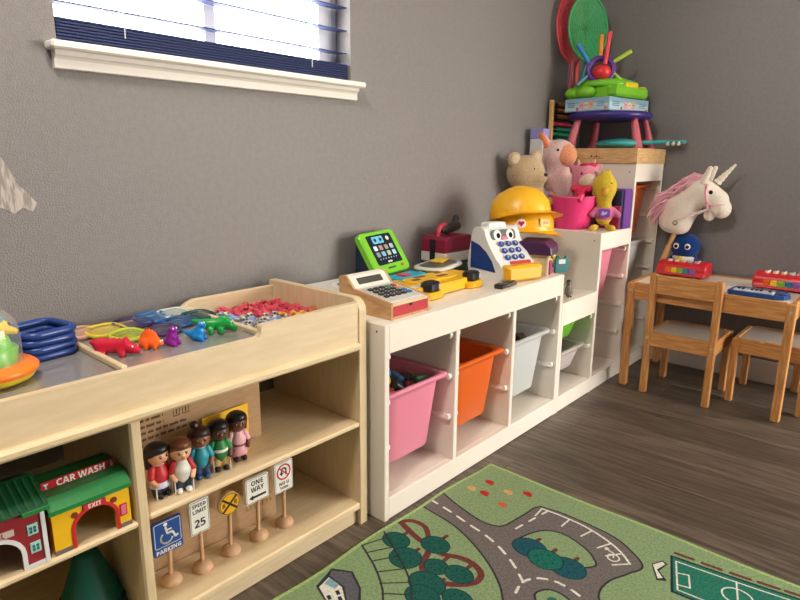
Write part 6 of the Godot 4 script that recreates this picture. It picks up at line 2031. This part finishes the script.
	for q in [[V(0.014, 0.02, 0.02), V(0.026, 0.165, 0.03), "dc2f45", 0.0115], [V(-0.004, 0.055, -0.01), V(-0.004, 0.165, -0.012), "ee9424", 0.0105], [V(-0.055, 0.03, 0), V(-0.115, 0.118, 0.004), "2f86c8", 0.0115], [V(0.055, 0.035, 0), V(0.135, 0.085, 0.0), "a4c83a", 0.0105], [V(0.055, -0.01, 0), V(0.108, -0.066, 0.012), "9cc43a", 0.009], [V(-0.055, -0.02, 0), V(-0.112, -0.074, 0.012), "4a86a8", 0.008]]:
		var st := start()
		tube(st, [fx * q[0], fx * q[1]], [q[3] * 0.85, q[3]], 12)
		part("stick", done(st), mat(q[2], 0.35), r)
	# butterfly nets in the corner
	net("green butterfly net standing in the corner", V(1.752, 1.585, 0.108), V(-0.42, 0.06, 0.9), 0.112, 0.143, "2aa866", "0f6a70", V(1.725, by, 0.064), 0.0)
	net("red butterfly net standing behind the green net", V(1.712, 1.587, 0.050), V(-0.18, 0.04, 0.98), 0.118, 0.155, "b8303f", "a32a52", V(1.695, by, 0.062), 0.0)
	var hd := single("red_stick", cyl(V(1.765, by + 0.0, 0.062), V(1.775, 1.44, 0.05), 0.011), mat("c23a34", 0.4), "thick red stick standing behind the purple ring toy", "stick")
	hd.name = "red_stick"
	# wooden bead frame standing against the wall behind the stool
	var a := thing("bead_frame", "wooden bead frame with red and teal beads behind the stool", "toy abacus", V(1.602, ty, 0.012))
	var fr := wood("abacus", "c79a5e", "dcb47c", V(12, 2, 12), 0.5)
	for x in [0.0, 0.25]:
		part("frame_post", box(V(x, 0, 0), V(x + 0.016, 0.222, 0.020), 0.002), fr, a)
	part("frame_foot", box(V(0.016, 0, 0.002), V(0.25, 0.012, 0.018), 0.002), fr, a)
	part("back_board", box(V(0.016, 0.012, 0.002), V(0.25, 0.215, 0.005), 0.0), mat("23262c", 0.6), a)
	for k in 3:
		part("dowel", cyl(V(0.045, 0.205 - 0.027 * k, 0.015), V(0.20, 0.205 - 0.027 * k, 0.015), 0.0095), wood("dowel", "a37450", "b98a62", V(2, 10, 10), 0.5), a)
		part("dowel_end", cyl(V(0.0165, 0.205 - 0.027 * k, 0.015), V(0.045, 0.205 - 0.027 * k, 0.015), 0.009), mat("191718", 0.5), a)
	for k in 4:
		var yy := 0.115 - 0.024 * k
		var rod := part("rod", cyl(V(0.016, yy, 0.015), V(0.25, yy, 0.015), 0.0022, -1.0, 8), mat("b8b2a6", 0.4), a)
		var bead := lathed([Vector2(0.003, -0.009), Vector2(0.008, -0.008), Vector2(0.0112, 0), Vector2(0.008, 0.008), Vector2(0.003, 0.009)], 14)
		for j in 8:
			part("bead", bead, mat(["b02a44", "17806c", "1a8f5c", "1c6f7c"][k], 0.35), rod, Transform3D(Basis(V(0, 0, 1), PI / 2), V(0.034 + 0.021 * j + (0.03 if k % 2 else 0.0), yy, 0.015)))
	single("wooden_strip", box(V(-0.009, 0, -0.007), V(0.009, 0.36, 0.007), 0.002), wood("abacus2", "cfa468", "e0bc88", V(12, 2, 12), 0.5), "wooden strip standing on the middle step behind the rabbit", "wood strip", Transform3D(Basis(V(0, 0, 1), 0.10), V(1.57, BY + 0.001, 0.05)))

func net(label: String, c: Vector3, n: Vector3, rx: float, ry: float, hex: String, stem: String, foot: Vector3, _k: float) -> void:
	var t := thing("butterfly_net", label, "net", V(foot.x, foot.y, foot.z), 0.0, "butterfly nets")
	var fx := face(c - foot, n)
	var pts := []
	for k in 40:
		pts.append(fx * V(cos(TAU * k / 40) * rx, sin(TAU * k / 40) * ry, 0))
	var s := start()
	tube(s, pts, 0.0048, 8, true)
	part("hoop", done(s), mat(hex, 0.4), t)
	# netting: fine mesh bag as crossing threads and a thin veil
	var nt := start()
	var bag := func(u: float, a: float) -> Vector3:
		var wob := 1.0 + 0.05 * sin(a * 5.0 + u * 3.0)
		return fx * V(cos(a) * rx * u * wob, sin(a) * ry * u * wob, -0.02 * (1.0 - u * u) + 0.008 * sin(a * 4.0) * (1.0 - u))
	nt.set_smooth_group(1)
	for i in 8:
		for k in 32:
			var u0 := i / 8.0
			var u1 := (i + 1) / 8.0
			var a0 := TAU * k / 32
			var a1 := TAU * (k + 1) / 32
			if i > 0:
				quad(nt, bag.call(u0, a0), bag.call(u0, a1), bag.call(u1, a1), bag.call(u1, a0))
			else:
				tri(nt, bag.call(0, 0), bag.call(u1, a1), bag.call(u1, a0))
	var veil := StandardMaterial3D.new()
	veil.resource_name = "net_veil_" + hex
	veil.albedo_color = Color(Color(hex), 0.62)
	veil.transparency = BaseMaterial3D.TRANSPARENCY_ALPHA
	veil.roughness = 0.6
	part("veil", done(nt), veil, t)
	var th := start()
	for k in 18:
		var l := []
		for i in 9:
			l.append(bag.call(maxf(i / 8.0, 0.02), TAU * k / 18))
		tube(th, l, 0.0011, 4)
	for i in range(1, 8):
		var l := []
		for k in 32:
			l.append(bag.call(i / 8.0, TAU * k / 32))
		tube(th, l, 0.0011, 4, true)
	var o := part("threads", done(th), mat(hex, 0.6), t)
	o.set_meta("kind", "stuff")
	var bottom := fx * V(0, -ry, 0)
	var hs := start()
	tube(hs, [V(0, 0, 0), bottom + V(0, 0.004, 0)], 0.0085, 10)
	part("handle", done(hs), mat(stem, 0.4), t)

# ================= toys on the pine table =================
const PY := 0.468

func table_toys() -> void:
	piano("small red toy piano with five coloured keys beside the blue doll", V(1.772, PY, 0.522))
	piano("small red toy piano with five coloured keys above the blue keyboard", V(1.735, PY, 0.925))
	# blue keyboard
	var k := thing("toy_keyboard", "flat blue toy keyboard at the front of the pine table", "toy keyboard", V(1.535, PY, 0.885), 0.0)
	var flat := Basis(V(1, 0, 0), V(0, 0, -1), V(0, 1, 0))
	part("case", slab(PackedVector2Array([Vector2(0, 0.0), Vector2(0.02, 0.008), Vector2(0.11, 0.0), Vector2(0.125, -0.03), Vector2(0.125, -0.17), Vector2(0.10, -0.19), Vector2(0.05, -0.205), Vector2(0.012, -0.19), Vector2(0.0, -0.16)]), 0.018, Transform3D(flat, V(0, 0, 0)), 0.003), mat("14417e", 0.35), k)
	part("speaker_end", slab(circle(0.022, 24, Vector2(0.05, -0.182)), 0.004, Transform3D(flat, V(0, 0.018, 0)), 0.001), mat("1a5596", 0.35), k)
	part("panel", slab(rounded(0.05, 0.13, 0.006, 4, Vector2(0.085, -0.082)), 0.0015, Transform3D(flat, V(0, 0.018, 0))), mat("6b6f8e", 0.4), k)
	for i in 9:
		part("white_key", box(V(0.006, 0.018, 0.014 + 0.0155 * i), V(0.052, 0.0235, 0.0285 + 0.0155 * i), 0.001), mat("c9d3e2", 0.35), k)
	for i in [0, 1, 3, 4, 5, 7]:
		part("black_key", box(V(0.026, 0.0235, 0.0255 + 0.0155 * i), V(0.054, 0.029, 0.0345 + 0.0155 * i), 0.001), mat("121a2e", 0.35), k)
	# blue round-headed doll
	var b := thing("blue_doll", "navy blue round-headed doll with a white collar sitting on the table", "doll", V(1.888, PY, 0.607))
	part("body", blob([["e", V(0.0, 0.055, 0), V(0.046, 0.056, 0.05)], ["e", V(-0.002, 0.130, 0), V(0.058, 0.062, 0.064)], ["c", V(-0.01, 0.07, 0.045), V(-0.03, 0.04, 0.085), 0.016, 0.014], ["c", V(-0.01, 0.07, -0.045), V(-0.03, 0.04, -0.075), 0.016, 0.014], ["c", V(-0.02, 0.016, 0.02), V(-0.035, 0.015, 0.025), 0.016, 0.014]], 0.006, 0.012), plush("173f86"), b)
	part("collar", lathed([Vector2(0.046, -0.012), Vector2(0.052, -0.008), Vector2(0.053, 0.004), Vector2(0.046, 0.010)], 28, Transform3D(Basis(), V(-0.003, 0.077, 0))), mat("dcd8d0", 0.7), b)
	part("yellow_bell", ellipsoid(V(-0.058, 0.078, -0.004), V(0.009, 0.012, 0.012), 12, 8), mat("dcc03a", 0.4), b)
	for z in [-0.027, 0.021]:
		var ez := face(V(-0.0545, 0.134, z), V(-1, 0.05, z * 6.0))
		var ew := part("eye_white", lathed([Vector2(0.014, 0), Vector2(0.013, 0.002), Vector2(0.008, 0.004), Vector2(0, 0.005)], 20, ez * Transform3D(Basis(V(1, 0, 0), PI / 2), Vector3.ZERO)), mat("e6e6e2", 0.3), b)
		part("pupil", lathed([Vector2(0.008, 0.0042), Vector2(0.006, 0.0054), Vector2(0, 0.006)], 16, ez * Transform3D(Basis(V(1, 0, 0), PI / 2), V(0.001, -0.001, 0))), mat("101216", 0.2), ew)
	part("hand", ellipsoid(V(-0.034, 0.036, 0.09), V(0.014, 0.014, 0.014), 12, 8), plush("d8dcd8"), b)
	unicorn()

func piano(label: String, at: Vector3) -> void:
	var p := thing("toy_piano", label, "toy piano", at, 0.0, "red toy pianos")
	var red := mat("cc1f2c", 0.3)
	var prof := PackedVector2Array([Vector2(0.004, 0), Vector2(0.105, 0), Vector2(0.11, 0.03), Vector2(0.105, 0.058), Vector2(0.07, 0.064), Vector2(0.02, 0.056), Vector2(0.004, 0.046), Vector2(0, 0.02)])
	part("case", slab(smooth(prof, true, 3), 0.212, Transform3D(Basis(), V(0, 0.006, 0)), 0.006), red, p)
	for z in [0.03, 0.18]:
		part("foot", box(V(0.01, 0, z - 0.012), V(0.095, 0.008, z + 0.012), 0.002), red, p)
	var cols := ["e8641e", "e6c72e", "7cb83a", "1f7a9c", "8a5ab0"]
	for i in 5:
		part("key", box(V(-0.006, 0.020, 0.040 + 0.0265 * i), V(0.012, 0.043, 0.064 + 0.0265 * i), 0.002), mat(cols[i], 0.3), p)
	part("key_frame", box(V(-0.002, 0.014, 0.032), V(0.006, 0.019, 0.182), 0.001), mat("a81824", 0.3), p)
	var dots := ["e6d9d0", "e8c9c0", "d9d2a8", "9fc0b8", "cfa6b8"]
	for i in 5:
		var nt := part("note_button", lathed([Vector2(0, 0), Vector2(0.0115, 0), Vector2(0.0115, 0.005), Vector2(0.008, 0.009), Vector2(0, 0.010)], 16, Transform3D(Basis(V(0, 0, 1), 0.15), V(0.045, 0.065, 0.045 + 0.029 * i))), mat(dots[i], 0.3), p)
		part("note_tail", box(V(0.056, 0.068, 0.044 + 0.029 * i), V(0.084, 0.0735, 0.050 + 0.029 * i), 0.001), mat("ece6da", 0.3), nt)

func unicorn() -> void:
	var u := thing("unicorn_stick_horse", "white unicorn head on a wooden stick with a pink mane", "stick horse", V(1.842, PY, 0.508))
	# points in the plane of the head: height above the table (y) and z from the foot of the stick
	var fur := plush("f2ece2", "e6dccf")
	var P := func(y: float, z: float, x := 0.0) -> Vector3:
		return V(x, y - PY, z - 0.508)
	part("head", blob([
		["c", P.call(0.715, 0.545), P.call(0.775, 0.58), 0.056, 0.062], ["c", P.call(0.775, 0.58), P.call(0.845, 0.655), 0.062, 0.058], ["c", P.call(0.70, 0.585), P.call(0.77, 0.60), 0.045, 0.055],
		["c", P.call(0.852, 0.672), P.call(0.815, 0.725), 0.055, 0.046], ["c", P.call(0.815, 0.725), P.call(0.795, 0.738), 0.042, 0.036]], 0.007, 0.02), fur, u)
	part("muzzle", blob([["e", P.call(0.780, 0.750), V(0.042, 0.041, 0.038)], ["e", P.call(0.790, 0.742), V(0.040, 0.040, 0.038)]], 0.006, 0.01), fur, u)
	part("chin", blob([["e", P.call(0.752, 0.703), V(0.030, 0.027, 0.024)]], 0.006), fur, u)
	for sx in [-1, 1]:
		part("ear", blob([["c", P.call(0.895, 0.672, sx * 0.034), P.call(0.955, 0.694, sx * 0.040), 0.017, 0.010]], 0.004), fur, u)
		part("eye", ellipsoid(P.call(0.852, 0.708, sx * 0.046), V(0.006, 0.0095, 0.0095), 12, 8), mat("171010", 0.1), u)
		part("bridle", done_tube([P.call(0.888, 0.690, sx * 0.042), P.call(0.85, 0.690, sx * 0.055), P.call(0.80, 0.700, sx * 0.048), P.call(0.775, 0.705, sx * 0.040)], 0.0062), mat("e8a9b6", 0.6), u)
		part("bridle", done_tube([P.call(0.80, 0.700, sx * 0.047), P.call(0.797, 0.735, sx * 0.0445), P.call(0.80, 0.765, sx * 0.03)], 0.005), mat("e8b4be", 0.6), u)
		part("rein", done_tube([P.call(0.779, 0.703, sx * 0.042), P.call(0.765, 0.672, sx * 0.046), P.call(0.75, 0.64, sx * 0.052), P.call(0.725, 0.58, sx * 0.058)], 0.005), mat("ead2d2", 0.6), u)
		for q in [[0.872, 0.690, 0.054], [0.806, 0.700, 0.053], [0.79, 0.69, 0.05]]:
			part("stud", ellipsoid(P.call(q[0], q[1], sx * q[2]), V(0.004, 0.004, 0.004), 8, 6), mat("9a7a58", 0.35), u)
		part("neck_button", ellipsoid(P.call(0.712, 0.578, sx * 0.056), V(0.005, 0.012, 0.012), 14, 8), mat("8a7a62", 0.4), u)
		part("button_heart", ellipsoid(P.call(0.712, 0.578, sx * 0.0605), V(0.002, 0.006, 0.006), 10, 6), mat("c9bda6", 0.4), u)
	# twisted horn
	var hn := start()
	var h0: Vector3 = P.call(0.893, 0.718)
	var h1: Vector3 = P.call(0.972, 0.783)
	var hp := []
	var hr := []
	for i in 25:
		var f := i / 24.0
		hp.append(h0.lerp(h1, f))
		hr.append(lerpf(0.0165, 0.0045, f) * (1.0 + 0.10 * sin(f * 34.0)))
	tube(hn, hp, hr, 14)
	part("horn", done(hn), mat("efe6d6", 0.45), u)
	# mane: tapered locks along the crest
	var rng := RandomNumberGenerator.new()
	rng.seed = 9
	var ms := start()
	for i in 320:
		var f := rng.randf()
		var crest: Vector3 = P.call(0.918, 0.664).lerp(P.call(0.868, 0.60), f * 2.0) if f < 0.5 else P.call(0.868, 0.60).lerp(P.call(0.78, 0.512), (f - 0.5) * 2.0)
		crest += V(rng.randf_range(-0.02, 0.02), rng.randf_range(-0.012, 0.004), 0)
		var ln := rng.randf_range(0.045, 0.10) * (0.75 + 0.5 * f)
		var dirn := V(rng.randf_range(-0.5, 0.5), rng.randf_range(-0.5, 0.35) - 0.3 * f, -1.0 + 0.5 * f).normalized()
		var mid := crest + dirn * ln * 0.55 + V(0, 0.006, 0)
		var tip := crest + dirn * ln + V(0, -0.016, 0)
		tip.z = maxf(tip.z, 0.459 - 0.508)
		mid.z = maxf(mid.z, 0.463 - 0.508)
		tube(ms, [crest, mid, tip], [0.0075, 0.006, 0.001], 6)
	var mn := part("mane", done(ms), plush("f2aac0", "f9d8e2"), u)
	mn.set_meta("label", "tufted pink mane")
	var st := start()
	tube(st, [P.call(PY + 0.001, 0.508), P.call(0.60, 0.546)], 0.0135, 14)
	part("stick", done(st), wood("stick", "c99a68", "d9b07e", V(12, 2, 12), 0.45), u)
	var st2 := start()
	tube(st2, [P.call(0.598, 0.5455), P.call(0.70, 0.575)], 0.0105, 14)
	part("upper_stick", done(st2), wood("stick", "c99a68", "d9b07e", V(12, 2, 12), 0.45), u)

func done_tube(pts: Array, rad: float) -> ArrayMesh:
	var s := start()
	tube(s, pts, rad, 8)
	return done(s)
